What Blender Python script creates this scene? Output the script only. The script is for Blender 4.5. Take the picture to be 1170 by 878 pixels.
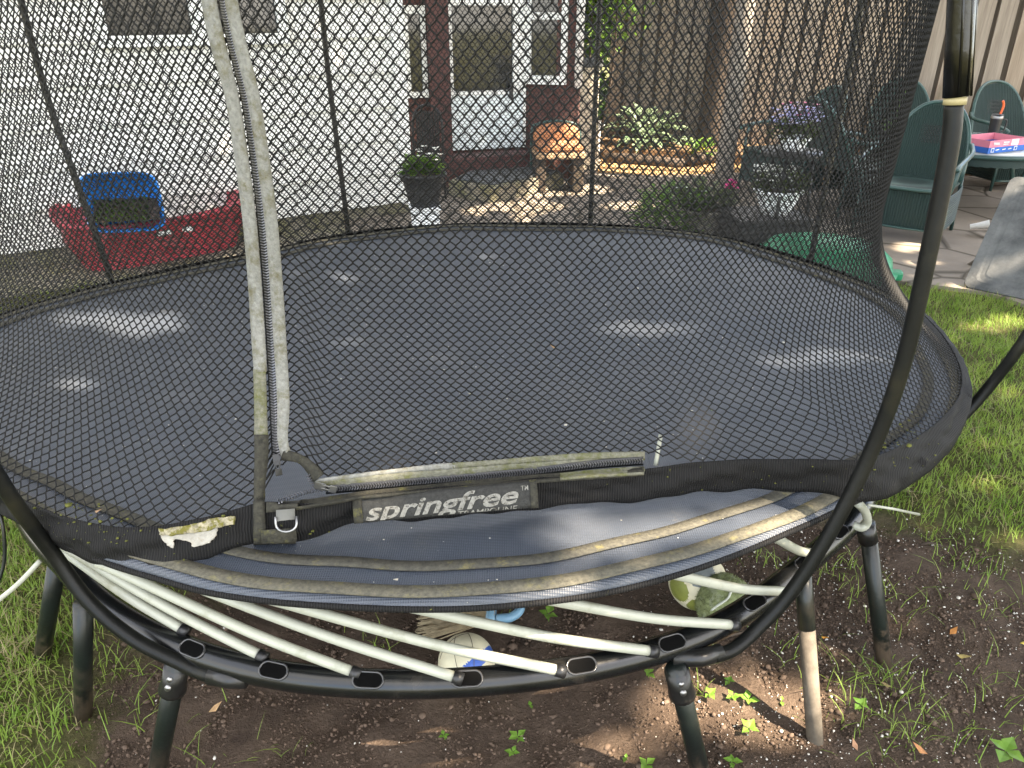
import bpy, bmesh, math, random
import numpy as np
from mathutils import Vector, Matrix
R = math.radians
random.seed(7); rng = np.random.default_rng(7)
for o in list(bpy.data.objects): bpy.data.objects.remove(o)
SC = bpy.context.scene

# ------------------------------------------------------------------ camera
FPX, TH, CH = 870.0, R(26.3), 1.6
cam = bpy.data.cameras.new('camera'); cam.sensor_width = 36; cam.lens = 36 * FPX / 1170
cam.clip_start = .02; cam.clip_end = 500
co = bpy.data.objects.new('camera', cam); SC.collection.objects.link(co)
co.location = (0, 0, CH); co.rotation_euler = (R(90) - TH, 0, 0); SC.camera = co

# ------------------------------------------------------------------ sky, sun, exposure
SUN = Vector((.54, -.27, .80)).normalized()
w = bpy.data.worlds.new('World'); SC.world = w; w.use_nodes = True
nt = w.node_tree
sky = nt.nodes.new('ShaderNodeTexSky'); sky.sky_type = 'NISHITA'; sky.sun_disc = False
sky.sun_elevation = math.asin(SUN.z); sky.sun_rotation = math.atan2(SUN.x, SUN.y)
sky.dust_density = 1.5
tc = nt.nodes.new('ShaderNodeTexCoord'); cn = nt.nodes.new('ShaderNodeTexNoise'); cn.inputs['Scale'].default_value = 2.2; cn.inputs['Detail'].default_value = 6
nt.links.new(tc.outputs['Generated'], cn.inputs['Vector'])
cr = nt.nodes.new('ShaderNodeValToRGB'); cr.color_ramp.elements[0].position = .36; cr.color_ramp.elements[1].position = .60
nt.links.new(cn.outputs['Fac'], cr.inputs[0])
cm = nt.nodes.new('ShaderNodeMix'); cm.data_type = 'RGBA'; nt.links.new(cr.outputs[0], cm.inputs[0])
nt.links.new(sky.outputs[0], cm.inputs[6]); cm.inputs[7].default_value = (4.3, 4.1, 3.75, 1)      # broken bright cloud, added to whiten the blue sky light
nt.links.new(cm.outputs[2], nt.nodes['Background'].inputs[0])
nt.nodes['Background'].inputs[1].default_value = .15
sl = bpy.data.lights.new('sun', 'SUN'); sl.energy = 5.0; sl.angle = R(.5); sl.color = (1, .84, .64)
so = bpy.data.objects.new('sun', sl); SC.collection.objects.link(so)
so.rotation_euler = SUN.to_track_quat('Z', 'Y').to_euler()
SC.view_settings.view_transform = 'Standard'; SC.view_settings.look = 'None'
SC.view_settings.exposure = 2.86; SC.view_settings.gamma = 1

# ------------------------------------------------------------------ picture measurements -> world
def ray(x, y):
    u = (x - 585) / FPX; v = (439 - y) / FPX
    return np.array([u, math.cos(TH) + v * math.sin(TH), -math.sin(TH) + v * math.cos(TH)])
def P(x, y, z=0.):
    d = ray(x, y); return d * ((z - CH) / d[2]) + np.array([0, 0, CH])
def D(x, y, Y):
    d = ray(x, y); return d * (Y / d[1]) + np.array([0, 0, CH])
def proj(p):
    p = np.asarray(p, float) - np.array([0, 0, CH])
    a = p[..., 1] * math.cos(TH) - p[..., 2] * math.sin(TH)
    b = p[..., 1] * math.sin(TH) + p[..., 2] * math.cos(TH)
    return 585 + FPX * p[..., 0] / a, 439 - FPX * b / a

# ------------------------------------------------------------------ materials
def ramp(nt, fac, stops):
    r = nt.nodes.new('ShaderNodeValToRGB'); e = r.color_ramp.elements
    while len(e) < len(stops): e.new(.5)
    for k, (p, c) in enumerate(stops): e[k].position = p; e[k].color = (*c, 1) if len(c) == 3 else c
    nt.links.new(fac, r.inputs[0]); return r.outputs[0]
def noise(nt, scale, detail=5, rough=.6, vec=None, dist=0):
    n = nt.nodes.new('ShaderNodeTexNoise'); n.inputs['Scale'].default_value = scale
    n.inputs['Detail'].default_value = detail; n.inputs['Roughness'].default_value = rough
    n.inputs['Distortion'].default_value = dist
    if vec is not None: nt.links.new(vec, n.inputs['Vector'])
    return n.outputs['Fac']
def coords(nt, scale=(1, 1, 1), which='Object', rot=(0, 0, 0)):
    t = nt.nodes.new('ShaderNodeTexCoord'); m = nt.nodes.new('ShaderNodeMapping')
    m.inputs['Scale'].default_value = scale; m.inputs['Rotation'].default_value = rot
    nt.links.new(t.outputs[which], m.inputs[0]); return m.outputs[0]
def mixc(nt, fac, a, b):
    m = nt.nodes.new('ShaderNodeMix'); m.data_type = 'RGBA'
    for sock, v in ((0, fac), (6, a), (7, b)):
        if hasattr(v, 'node'): nt.links.new(v, m.inputs[sock])
        elif sock == 0: m.inputs[0].default_value = v
        else: m.inputs[sock].default_value = (*v, 1)
    return m.outputs[2]
def bump(nt, b, h, strength=.5, dist=.01):
    n = nt.nodes.new('ShaderNodeBump'); n.inputs['Strength'].default_value = strength; n.inputs['Distance'].default_value = dist
    nt.links.new(h, n.inputs['Height']); nt.links.new(n.outputs[0], b.inputs['Normal'])
def newmat(name, rough=.6, spec=.5, metal=0):
    m = bpy.data.materials.new(name); m.use_nodes = True; t = m.node_tree; b = t.nodes['Principled BSDF']
    b.inputs['Roughness'].default_value = rough; b.inputs['Specular IOR Level'].default_value = spec; b.inputs['Metallic'].default_value = metal
    return m, t, b
def plain(name, col, rough=.5, spec=.5, metal=0, var=.25, sc=12, bmp=.15, bsc=90, dirt=None, dsc=6, dpos=(.5, .7)):
    m, t, b = newmat(name, rough, spec, metal)
    v = coords(t)
    n = noise(t, sc, 6, .65, v)
    c = ramp(t, n, [(.3, tuple(x * (1 - var) for x in col)), (.7, tuple(min(1, x * (1 + var)) for x in col))])
    if dirt:
        d = noise(t, dsc, 8, .7, v)
        c = mixc(t, ramp(t, d, [(dpos[0], (0, 0, 0)), (dpos[1], (1, 1, 1))]), c, dirt)
    t.links.new(c, b.inputs['Base Color'])
    if bmp: bump(t, b, noise(t, bsc, 4, .6, v), bmp, .004)
    return m
def leafmat(name, a, b_, trans=.35, sc=9):
    m, t, b = newmat(name, .5, .35)
    v = coords(t)
    c = ramp(t, noise(t, sc, 3, .6, v), [(.3, a), (.7, b_)])
    t.links.new(c, b.inputs['Base Color'])
    tr = t.nodes.new('ShaderNodeBsdfTranslucent'); t.links.new(c, tr.inputs[0])
    ms = t.nodes.new('ShaderNodeMixShader'); ms.inputs[0].default_value = trans
    t.links.new(b.outputs[0], ms.inputs[1]); t.links.new(tr.outputs[0], ms.inputs[2])
    t.links.new(ms.outputs[0], t.nodes['Material Output'].inputs[0])
    return m

M = {}
M['net'] = plain('net_cord', (.009, .009, .0085), .7, .3, var=.3)
M['knit'] = None
def mk_knit():
    m, t, b = newmat('knit_band', .75, .25)
    v = coords(t)
    wv = t.nodes.new('ShaderNodeTexWave'); wv.wave_type = 'BANDS'; wv.bands_direction = 'X'
    wv.inputs['Scale'].default_value = 60; wv.inputs['Distortion'].default_value = 1.5; wv.inputs['Detail'].default_value = 1
    t.links.new(v, wv.inputs[0])
    moss = ramp(t, noise(t, 38, 8, .75, v), [(.64, (0, 0, 0)), (.68, (1, 1, 1))])
    reg = ramp(t, noise(t, 5, 2, .5, v), [(.45, (0, 0, 0)), (.6, (1, 1, 1))])
    mm = t.nodes.new('ShaderNodeMath'); mm.operation = 'MULTIPLY'
    t.links.new(moss, mm.inputs[0]); t.links.new(reg, mm.inputs[1])
    base = mixc(t, wv.outputs['Fac'], (.003, .003, .0035), (.0125, .012, .012))
    c = mixc(t, mm.outputs[0], base, (.16, .16, .035))
    t.links.new(c, b.inputs['Base Color']); bump(t, b, wv.outputs['Fac'], .6, .003); return m
M['knit'] = mk_knit()
def mk_mat():
    m, t, b = newmat('jumping_mat', .42, .55)
    v = coords(t)
    wv = t.nodes.new('ShaderNodeTexWave'); wv.bands_direction = 'Y'; wv.inputs['Scale'].default_value = 62; t.links.new(v, wv.inputs[0])
    wx = t.nodes.new('ShaderNodeTexWave'); wx.bands_direction = 'X'; wx.inputs['Scale'].default_value = 70; t.links.new(v, wx.inputs[0])
    ad = t.nodes.new('ShaderNodeMath'); ad.operation = 'ADD'; t.links.new(wv.outputs['Fac'], ad.inputs[0]); t.links.new(wx.outputs['Fac'], ad.inputs[1])
    d = ramp(t, noise(t, 2.2, 7, .65, v), [(.4, (0, 0, 0)), (.75, (1, 1, 1))])
    c = mixc(t, d, (.047, .059, .082), (.077, .085, .100))  # blue of the reflected sky is put into the base colour
    sp = ramp(t, noise(t, 140, 2, .5, v), [(.76, (0, 0, 0)), (.79, (1, 1, 1))])
    hv = t.nodes.new('ShaderNodeMath'); hv.operation = 'MULTIPLY'; hv.inputs[1].default_value = .22; t.links.new(ad.outputs[0], hv.inputs[0])
    c = mixc(t, hv.outputs[0], c, (.020, .023, .030))
    stn = ramp(t, noise(t, 9, 9, .8, v), [(.60, (0, 0, 0)), (.70, (.5, .5, .5))]); c = mixc(t, stn, c, (.115, .11, .10))
    c = mixc(t, sp, c, (.20, .20, .18))
    t.links.new(c, b.inputs['Base Color'])
    rr = ramp(t, noise(t, 6, 6, .7, v), [(.3, (.36,) * 3), (.7, (.52,) * 3)]); t.links.new(rr, b.inputs['Roughness'])
    bump(t, b, ad.outputs[0], .35, .002); return m
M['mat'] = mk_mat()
def mk_tape(name, base, base2, moss, lo, hi):
    m, t, b = newmat(name, .85, .2)
    v = coords(t)
    c = ramp(t, noise(t, 120, 6, .7, v), [(.3, base), (.7, base2)])
    mo = ramp(t, noise(t, 26, 8, .75, v), [(lo, (0, 0, 0)), (hi, (1, 1, 1))])
    c = mixc(t, mo, c, moss); t.links.new(c, b.inputs['Base Color']); bump(t, b, noise(t, 260, 3, .6, v), .5, .003); return m
M['tape'] = mk_tape('faded_tape', (.135, .135, .122), (.275, .275, .252), (.115, .105, .06), .50, .66)
M['tape_moss'] = mk_tape('mossy_tape', (.085, .085, .062), (.21, .205, .16), (.085, .09, .02), .48, .64)
M['tape_dark'] = mk_tape('dark_tape', (.018, .018, .016), (.058, .055, .042), (.11, .105, .035), .58, .72)
M['web'] = mk_tape('webbing', (.055, .052, .042), (.145, .135, .10), (.20, .18, .08), .55, .72)
M['steel'] = plain('black_steel', (.005, .0055, .006), .26, .5, var=.3, bmp=.08, bsc=40, dirt=(.035, .03, .025), dsc=7, dpos=(.56, .8))
M['leg'] = plain('leg_paint', (.006, .009, .008), .36, .45, dirt=(.03, .027, .02), dsc=9, dpos=(.52, .72))
def splash(m):
    t = m.node_tree; b = t.nodes['Principled BSDF']; src = b.inputs['Base Color'].links[0].from_socket
    v = coords(t); sx = t.nodes.new('ShaderNodeSeparateXYZ'); t.links.new(v, sx.inputs[0])
    a = t.nodes.new('ShaderNodeMath'); a.operation = 'MULTIPLY_ADD'; t.links.new(noise(t, 30, 6, .75, v), a.inputs[0]); a.inputs[1].default_value = .5; t.links.new(sx.outputs[2], a.inputs[2])
    f = ramp(t, a.outputs[0], [(.28, (1, 1, 1)), (.36, (0, 0, 0))]); t.links.new(mixc(t, f, src, (.075, .056, .04)), b.inputs['Base Color'])
splash(M['leg'])
M['legdirt'] = plain('dirty_leg', (.10, .085, .066), .8, .3, var=.35, sc=25, dirt=(.06, .05, .04), dsc=18, dpos=(.5, .68))
M['plastic'] = plain('black_plastic', (.009, .009, .009), .35, .5, var=.3, dirt=(.07, .06, .045), dsc=11, dpos=(.58, .75))
M['pole'] = plain('pole_paint', (.006, .0065, .006), .42, .22, var=.4, dirt=(.022, .02, .011), dsc=6, dpos=(.55, .8))
M['sleeve'] = plain('sleeve', (.005, .005, .0045), .24, .5, var=.3, dirt=(.05, .045, .02), dsc=7, dpos=(.55, .8))
M['rod'] = plain('white_rod', (.37, .38, .315), .38, .5, var=.06, sc=14, dirt=(.24, .245, .17), dsc=16, dpos=(.55, .75))
M['shade_plate'] = plain('shade_plate', (.003, .003, .003), .9, .05, bmp=0)
M['cup'] = plain('socket_rim', (.03, .03, .031), .16, .7, bmp=0)
M['metal'] = plain('zip_metal', (.32, .32, .32), .42, .5, 1, bmp=0)
M['zip'] = plain('zip_teeth', (.16, .16, .17), .3, .6, .6, bmp=0)
M['logo'] = plain('logo_print', (.20, .195, .175), .8, .2, var=.35, sc=150, dirt=(.06, .055, .045), dsc=110, dpos=(.52, .62))
M['patch'] = plain('logo_patch', (.028, .028, .026), .7, .3, var=.4, sc=120, bmp=.5, bsc=400)
M['siding'] = plain('white_siding', (.75, .74, .70), .6, .3, var=.05, sc=3, bmp=.05, dirt=(.62, .615, .57), dsc=2.5, dpos=(.55, .8))
M['trim'] = plain('white_trim', (.78, .78, .75), .45, .4, var=.04)
M['doorpanel'] = plain('door_panel', (.72, .77, .78), .4, .4, var=.04)
M['glass'] = plain('window_glass', (.030, .030, .030), .06, .9, var=.6, sc=3, bmp=0)
def mk_brick():
    m, t, b = newmat('red_brick', .85, .2)
    v = coords(t, (1, 1, 1), 'Object', (R(90), 0, 0))
    br = t.nodes.new('ShaderNodeTexBrick'); br.inputs['Scale'].default_value = 4.5
    br.inputs['Color1'].default_value = (.115, .055, .046, 1); br.inputs['Color2'].default_value = (.08, .042, .036, 1)
    br.inputs['Mortar'].default_value = (.11, .075, .065, 1); br.inputs['Mortar Size'].default_value = .015
    t.links.new(v, br.inputs[0]); t.links.new(br.outputs[0], b.inputs['Base Color']); return m
M['brick'] = mk_brick()
M['redwood'] = plain('red_paint', (.085, .038, .034), .6, .3, var=.25, sc=5)
def mk_wood(name, a, b_, moss=(.12, .12, .05), sx=26):
    m, t, b = newmat(name, .8, .2)
    v = coords(t, (sx, sx, 1.2))
    c = ramp(t, noise(t, 1.3, 8, .7, v, .6), [(.28, a), (.5, tuple((x + y) / 2 for x, y in zip(a, b_))), (.72, b_)])
    v2 = coords(t, (2.2, 2.2, 1.5))
    c = mixc(t, ramp(t, noise(t, 1.7, 6, .6, v2), [(.58, (0, 0, 0)), (.78, (.7, .7, .7))]), c, moss)
    k = ramp(t, noise(t, 6, 2, .5, coords(t, (1.6, 1.6, .9))), [(.74, (0, 0, 0)), (.79, (1, 1, 1))])
    c = mixc(t, k, c, (.06, .04, .025))
    t.links.new(c, b.inputs['Base Color']); bump(t, b, noise(t, 1.3, 8, .7, v), .4, .005); return m
M['fence'] = mk_wood('fence_board', (.20, .165, .13), (.385, .335, .275))
M['fence2'] = mk_wood('fence_board_warm', (.23, .18, .132), (.41, .34, .265))
M['fencedark'] = mk_wood('fence_back_board', (.08, .062, .045), (.18, .145, .11))
M['barkdark'] = mk_wood('dark_bark', (.04, .03, .023), (.10, .078, .06), (.07, .07, .04), 9)
M['barkgrey'] = mk_wood('grey_bark', (.17, .145, .12), (.32, .285, .24), (.20, .2, .13), 12)
M['wicker'] = None
def mk_wicker(name, a, b_):
    m, t, b = newmat(name, .45, .45)
    v = coords(t)
    wv = t.nodes.new('ShaderNodeTexWave'); wv.bands_direction = 'Z'; wv.inputs['Scale'].default_value = 42; wv.inputs['Distortion'].default_value = .6
    t.links.new(v, wv.inputs[0])
    c = mixc(t, wv.outputs['Fac'], a, b_); t.links.new(c, b.inputs['Base Color']); bump(t, b, wv.outputs['Fac'], .6, .004); return m
M['wicker'] = mk_wicker('green_wicker', (.009, .023, .020), (.036, .064, .057))
M['wframe'] = plain('green_frame', (.032, .070, .062), .35, .5, var=.2)
M['greydark'] = plain('dark_planter', (.035, .036, .038), .6, .4)
M['rattan'] = mk_wicker('dark_rattan', (.018, .017, .017), (.05, .048, .046))
M['red'] = plain('faded_red_plastic', (.36, .05, .065), .45, .4, var=.25, sc=6, dirt=(.42, .17, .17), dsc=5, dpos=(.5, .75))
M['blue'] = plain('blue_plastic', (.02, .23, .72), .4, .5, var=.15)
M['bluebr'] = plain('pale_blue_plastic', (.16, .30, .42), .4, .5, var=.15)
M['greenp'] = plain('green_plastic', (.02, .22, .10), .4, .5, var=.2)
M['white'] = plain('white_plastic', (.82, .84, .86), .4, .4, var=.05)
M['orange'] = plain('orange_cushion', (.36, .17, .085), .85, .2, var=.2)
M['cream'] = plain('cream_board', (.66, .58, .44), .7, .3, var=.12)
M['brass'] = plain('yellowed_ferrule', (.34, .29, .15), .5, .4)
M['black'] = plain('black_iron', (.012, .012, .013), .4, .5)
M['pink'] = plain('pink_card', (.62, .20, .27), .6, .3, var=.06)
M['bluecard'] = plain('blue_card', (.03, .12, .42), .6, .3, var=.06)
M['whitecard'] = plain('white_card', (.75, .75, .73), .6, .3, var=.03)
M['cardin'] = plain('brown_card', (.34, .23, .14), .8, .2, var=.1)
M['straw'] = plain('orange_straw', (.70, .12, .03), .4, .4)
M['slab'] = plain('grey_slab', (.075, .078, .08), .95, .08, var=.3, sc=7, bmp=.4, bsc=60, dirt=(.15, .153, .152), dsc=2.6, dpos=(.42, .62))
M['stone'] = plain('mossy_stone', (.20, .18, .14), .9, .2, var=.35, sc=9, bmp=.6, bsc=30, dirt=(.13, .13, .05), dsc=5, dpos=(.45, .7))
M['bluestone'] = plain('grey_stone', (.10, .105, .105), .8, .3, var=.25, sc=8)
M['pot'] = plain('stone_pot', (.27, .25, .21), .85, .2, var=.2)
M['bark'] = plain('birch_bark', (.34, .325, .285), .8, .2, var=.25, sc=60, bmp=.6, bsc=120, dirt=(.26, .22, .16), dsc=45, dpos=(.52, .62))
M['barkmoss'] = plain('bark_moss', (.26, .235, .165), .9, .1, var=.6, sc=110, bmp=.8, bsc=150, dirt=(.13, .12, .03), dsc=75, dpos=(.47, .56))
M['ball'] = plain('cream_leather', (.60, .56, .40), .5, .4, var=.12, sc=20, dirt=(.36, .31, .2), dsc=14, dpos=(.55, .75))
M['ballblue'] = plain('blue_leather', (.02, .08, .36), .4, .5)
M['ballgreen'] = plain('green_leather', (.20, .22, .05), .5, .4, var=.25, sc=14)
M['ballgrey'] = plain('grey_leather', (.15, .17, .17), .5, .4)
M['felt'] = plain('worn_green_felt', (.20, .23, .11), .95, .1, var=.5, sc=55, bmp=1, bsc=110, dirt=(.30, .33, .22), dsc=40, dpos=(.5, .65))
M['seam'] = plain('pale_seam', (.50, .52, .46), .8, .2)
M['bristle'] = plain('straw_bristle', (.33, .27, .17), .8, .2, var=.35, sc=60)
M['leafshade'] = leafmat('tree_leaf', (.028, .06, .014), (.06, .11, .025), .25)
M['leafhosta'] = leafmat('variegated_leaf', (.05, .11, .05), (.28, .34, .22), .3, 16)
M['leafgreen'] = leafmat('bright_leaf', (.07, .15, .02), (.15, .25, .04), .35)
M['leafsprout'] = leafmat('seedling_leaf', (.12, .27, .03), (.22, .38, .06), .4, 30)
M['leafdull'] = leafmat('dull_leaf', (.05, .08, .025), (.12, .14, .05), .3)
M['petalw'] = leafmat('white_petal', (.7, .7, .66), (.85, .85, .8), .3)
M['petalm'] = leafmat('magenta_petal', (.6, .01, .22), (.75, .02, .3), .3)
M['petalb'] = leafmat('lilac_petal', (.35, .37, .65), (.62, .6, .8), .3)
M['petalp'] = leafmat('pink_petal', (.65, .15, .28), (.75, .3, .4), .3)
M['deadleaf'] = plain('dead_leaf', (.34, .20, .09), .8, .2, var=.4, sc=20)
def mk_grassm():
    m = leafmat('grass_blade', (.12, .225, .022), (.31, .40, .085), .42, 7); return m
M['grass'] = mk_grassm()
M['drygrass'] = leafmat('dry_grass', (.20, .18, .07), (.36, .31, .16), .3, 14)

def mk_ground():
    m, t, b = newmat('garden_ground', .95, .15)
    v = coords(t)
    n1 = noise(t, 9, 9, .75, v); n2 = noise(t, 60, 6, .7, v)
    soil = ramp(t, n1, [(.3, (.050, .035, .026)), (.55, (.104, .075, .055)), (.75, (.165, .122, .090))])
    turf = ramp(t, n2, [(.3, (.045, .050, .016)), (.7, (.12, .115, .045))])
    # soil bed is an oval with a ragged edge
    sx = t.nodes.new('ShaderNodeSeparateXYZ'); t.links.new(v, sx.inputs[0])
    def op(o, a, c):
        q = t.nodes.new('ShaderNodeMath'); q.operation = o
        for k, s in enumerate((a, c)):
            if hasattr(s, 'node'): t.links.new(s, q.inputs[k])
            else: q.inputs[k].default_value = s
        return q.outputs[0]
    ex = op('POWER', op('ABSOLUTE', op('DIVIDE', op('SUBTRACT', sx.outputs[0], .4), 1.45), 0), 2)
    ey = op('POWER', op('ABSOLUTE', op('DIVIDE', op('SUBTRACT', sx.outputs[1], 1.5), .78), 0), 2)
    d = op('ADD', op('ADD', ex, ey), op('MULTIPLY', op('SUBTRACT', noise(t, 6, 5, .7, v), .5), 1.2))
    fac = ramp(t, d, [(.42, (0, 0, 0)), (.56, (1, 1, 1))]) if False else None
    mr = t.nodes.new('ShaderNodeMapRange'); mr.inputs[1].default_value = .9; mr.inputs[2].default_value = 1.25
    t.links.new(d, mr.inputs[0])
    c = mixc(t, mr.outputs[0], soil, turf)
    t.links.new(c, b.inputs['Base Color'])
    bump(t, b, op('ADD', n1, op('MULTIPLY', n2, .5)), 1.0, .03); return m
M['ground'] = mk_ground()
def mk_patio():
    m, t, b = newmat('flagstone', .85, .25)
    v = coords(t, (1.5, 1.5, 1.5))
    vo = t.nodes.new('ShaderNodeTexVoronoi'); vo.feature = 'DISTANCE_TO_EDGE'; vo.inputs['Scale'].default_value = 1.2; t.links.new(v, vo.inputs[0])
    vc = t.nodes.new('ShaderNodeTexVoronoi'); vc.inputs['Scale'].default_value = 1.2; t.links.new(v, vc.inputs[0])
    st = ramp(t, noise(t, 5, 8, .7, v), [(.3, (.14, .118, .094)), (.7, (.27, .232, .19))])
    sv = t.nodes.new('ShaderNodeSeparateColor'); t.links.new(vc.outputs['Color'], sv.inputs[0])
    st = mixc(t, .35, st, ramp(t, sv.outputs[0], [(.1, (.13, .108, .086)), (.9, (.29, .25, .20))]))
    st2 = mixc(t, .55, st, (.205, .176, .143))
    jt = ramp(t, vo.outputs['Distance'], [(.0, (0, 0, 0)), (.045, (1, 1, 1))])
    c = mixc(t, jt, (.06, .05, .035), st2)
    t.links.new(c, b.inputs['Base Color']); bump(t, b, jt, .6, .01); return m
M['patio'] = mk_patio()
M['mulch'] = plain('mulch', (.13, .085, .05), .95, .1, var=.6, sc=30, bmp=1, bsc=45)
M['speck'] = plain('perlite', (.55, .52, .46), .9, .2, var=.3)
M['clod'] = plain('soil_clod', (.108, .078, .058), .95, .1, var=.45, sc=20)

# ------------------------------------------------------------------ mesh helpers
class MB:
    def __init__(s): s.v = []; s.f = []
    def add(s, vs, fs):
        n = len(s.v); s.v.extend([tuple(map(float, q)) for q in vs]); s.f.extend([tuple(n + k for k in q) for q in fs]); return s
    def box(s, c, size, rz=0, mat=None):
        x, y, z = (q / 2 for q in size)
        m = Matrix.Translation(Vector(c)) @ Matrix.Rotation(rz, 4, 'Z') if mat is None else mat
        vs = [m @ Vector(p) for p in ((-x, -y, -z), (x, -y, -z), (x, y, -z), (-x, y, -z), (-x, -y, z), (x, -y, z), (x, y, z), (-x, y, z))]
        return s.add(vs, [(0, 3, 2, 1), (4, 5, 6, 7), (0, 1, 5, 4), (1, 2, 6, 5), (2, 3, 7, 6), (3, 0, 4, 7)])
    def tube(s, pts, r, n=10, cap=True, closed=False):
        pts = [Vector(p) for p in pts]; k = len(pts)
        rs = r if hasattr(r, '__len__') else [r] * k
        up = None; rings = []
        for i in range(k):
            if closed: t = pts[(i + 1) % k] - pts[i - 1]
            else: t = pts[min(i + 1, k - 1)] - pts[max(i - 1, 0)]
            t.normalize()
            if up is None:
                up = t.orthogonal().normalized()
            up = (up - t * up.dot(t)).normalized(); bi = t.cross(up)
            rings.append([pts[i] + (up * math.cos(a) + bi * math.sin(a)) * rs[i] for a in (2 * math.pi * j / n for j in range(n))])
        vs = [p for q in rings for p in q]; fs = []
        for i in range(k if closed else k - 1):
            a = i * n; b = ((i + 1) % k) * n
            for j in range(n): fs.append((a + j, a + (j + 1) % n, b + (j + 1) % n, b + j))
        if cap and not closed:
            fs.append(tuple(reversed(range(n)))); fs.append(tuple((k - 1) * n + j for j in range(n)))
        return s.add(vs, fs)
    def lathe(s, prof, c=(0, 0, 0), n=24, sx=1, sy=1, cap=True):
        vs = []; fs = []; k = len(prof)
        for r, z in prof:
            for j in range(n):
                a = 2 * math.pi * j / n; vs.append((c[0] + r * sx * math.cos(a), c[1] + r * sy * math.sin(a), c[2] + z))
        for i in range(k - 1):
            for j in range(n): fs.append((i * n + j, i * n + (j + 1) % n, (i + 1) * n + (j + 1) % n, (i + 1) * n + j))
        if cap: fs.append(tuple(reversed(range(n)))); fs.append(tuple((k - 1) * n + j for j in range(n)))
        return s.add(vs, fs)
    def prism(s, poly, z0, z1):
        n = len(poly); vs = [(p[0], p[1], z0) for p in poly] + [(p[0], p[1], z1) for p in poly]
        return s.add(vs, [tuple(reversed(range(n))), tuple(range(n, 2 * n))] + [(i, (i + 1) % n, n + (i + 1) % n, n + i) for i in range(n)])
    def sheet(s, rows):
        k = len(rows[0]); fs = []
        for i in range(len(rows) - 1):
            for j in range(k - 1): fs.append((i * k + j, i * k + j + 1, (i + 1) * k + j + 1, (i + 1) * k + j))
        return s.add([p for r in rows for p in r], fs)
    def slabsheet(s, rows, th):
        """sheet with thickness th (offset along its own normals)"""
        a = np.array(rows, float); du = np.gradient(a, axis=1); dv = np.gradient(a, axis=0)
        nn = np.cross(du, dv); nn /= np.linalg.norm(nn, axis=2, keepdims=True) + 1e-12
        b = a - nn * th; h, k = a.shape[:2]; n = h * k
        vs = list(a.reshape(-1, 3)) + list(b.reshape(-1, 3)); fs = []
        for i in range(h - 1):
            for j in range(k - 1):
                q = (i * k + j, i * k + j + 1, (i + 1) * k + j + 1, (i + 1) * k + j)
                fs.append(q); fs.append(tuple(n + x for x in reversed(q)))
        for i in range(h - 1):
            fs.append((i * k, (i + 1) * k, n + (i + 1) * k, n + i * k)); e = k - 1
            fs.append(((i + 1) * k + e, i * k + e, n + i * k + e, n + (i + 1) * k + e))
        for j in range(k - 1):
            fs.append((j + 1, j, n + j, n + j + 1)); e = (h - 1) * k
            fs.append((e + j, e + j + 1, n + e + j + 1, n + e + j))
        return s.add(vs, fs)
    def leaf(s, p, d, up, L, W, droop=.3):
        p = Vector(p); d = Vector(d).normalized(); sd = d.cross(Vector(up))
        if sd.length < 1e-4: sd = d.orthogonal()
        sd.normalize(); nn = sd.cross(d)
        q = [p, p + d * L * .45 + sd * W / 2 + nn * L * .04, p + d * L - nn * L * droop, p + d * L * .45 - sd * W / 2 + nn * L * .04, p + d * L * .5 - nn * L * droop * .25]
        return s.add(q, [(0, 1, 4), (1, 2, 4), (2, 3, 4), (3, 0, 4)])
    def build(s, name, mat, parent=None, smooth=False, bevel=0):
        me = bpy.data.meshes.new(name); me.from_pydata(s.v, [], s.f); me.update()
        return link(name, me, mat, parent, smooth, bevel)
def link(name, me, mat, parent=None, smooth=False, bevel=0):
    if mat is not None: me.materials.append(mat)
    if smooth: me.polygons.foreach_set('use_smooth', [True] * len(me.polygons))
    o = bpy.data.objects.new(name, me); SC.collection.objects.link(o)
    if parent is not None:
        o.parent = parent
    if bevel:
        b = o.modifiers.new('bevel', 'BEVEL'); b.width = bevel; b.segments = 2; b.limit_method = 'ANGLE'
    return o
def npmesh(name, verts, faces, mat, parent=None, smooth=False):
    """faces: (n,k) int array"""
    me = bpy.data.meshes.new(name); nv = len(verts); nf, k = faces.shape
    me.vertices.add(nv); me.vertices.foreach_set('co', np.ascontiguousarray(verts, np.float32).ravel())
    me.loops.add(nf * k); me.loops.foreach_set('vertex_index', np.ascontiguousarray(faces, np.int32).ravel())
    me.polygons.add(nf); me.polygons.foreach_set('loop_start', np.arange(0, nf * k, k, dtype=np.int32))
    me.update(calc_edges=True); me.validate()
    return link(name, me, mat, parent, smooth)
def tag(o, label=None, cat=None, group=None, kind=None):
    if label: o['label'] = label
    if cat: o['category'] = cat
    if group: o['group'] = group
    if kind: o['kind'] = kind
    return o
def thing(name, label, cat, group=None, loc=(0, 0, 0), rz=0):
    o = bpy.data.objects.new(name, None); SC.collection.objects.link(o); o.empty_display_size = .1
    o.location = loc; o.rotation_euler = (0, 0, rz); return tag(o, label, cat, group)
def copy_tree(o, parent=None):
    c = o.copy(); SC.collection.objects.link(c)
    if parent is not None: c.parent = parent
    for ch in list(o.children): copy_tree(ch, c)
    return c
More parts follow.
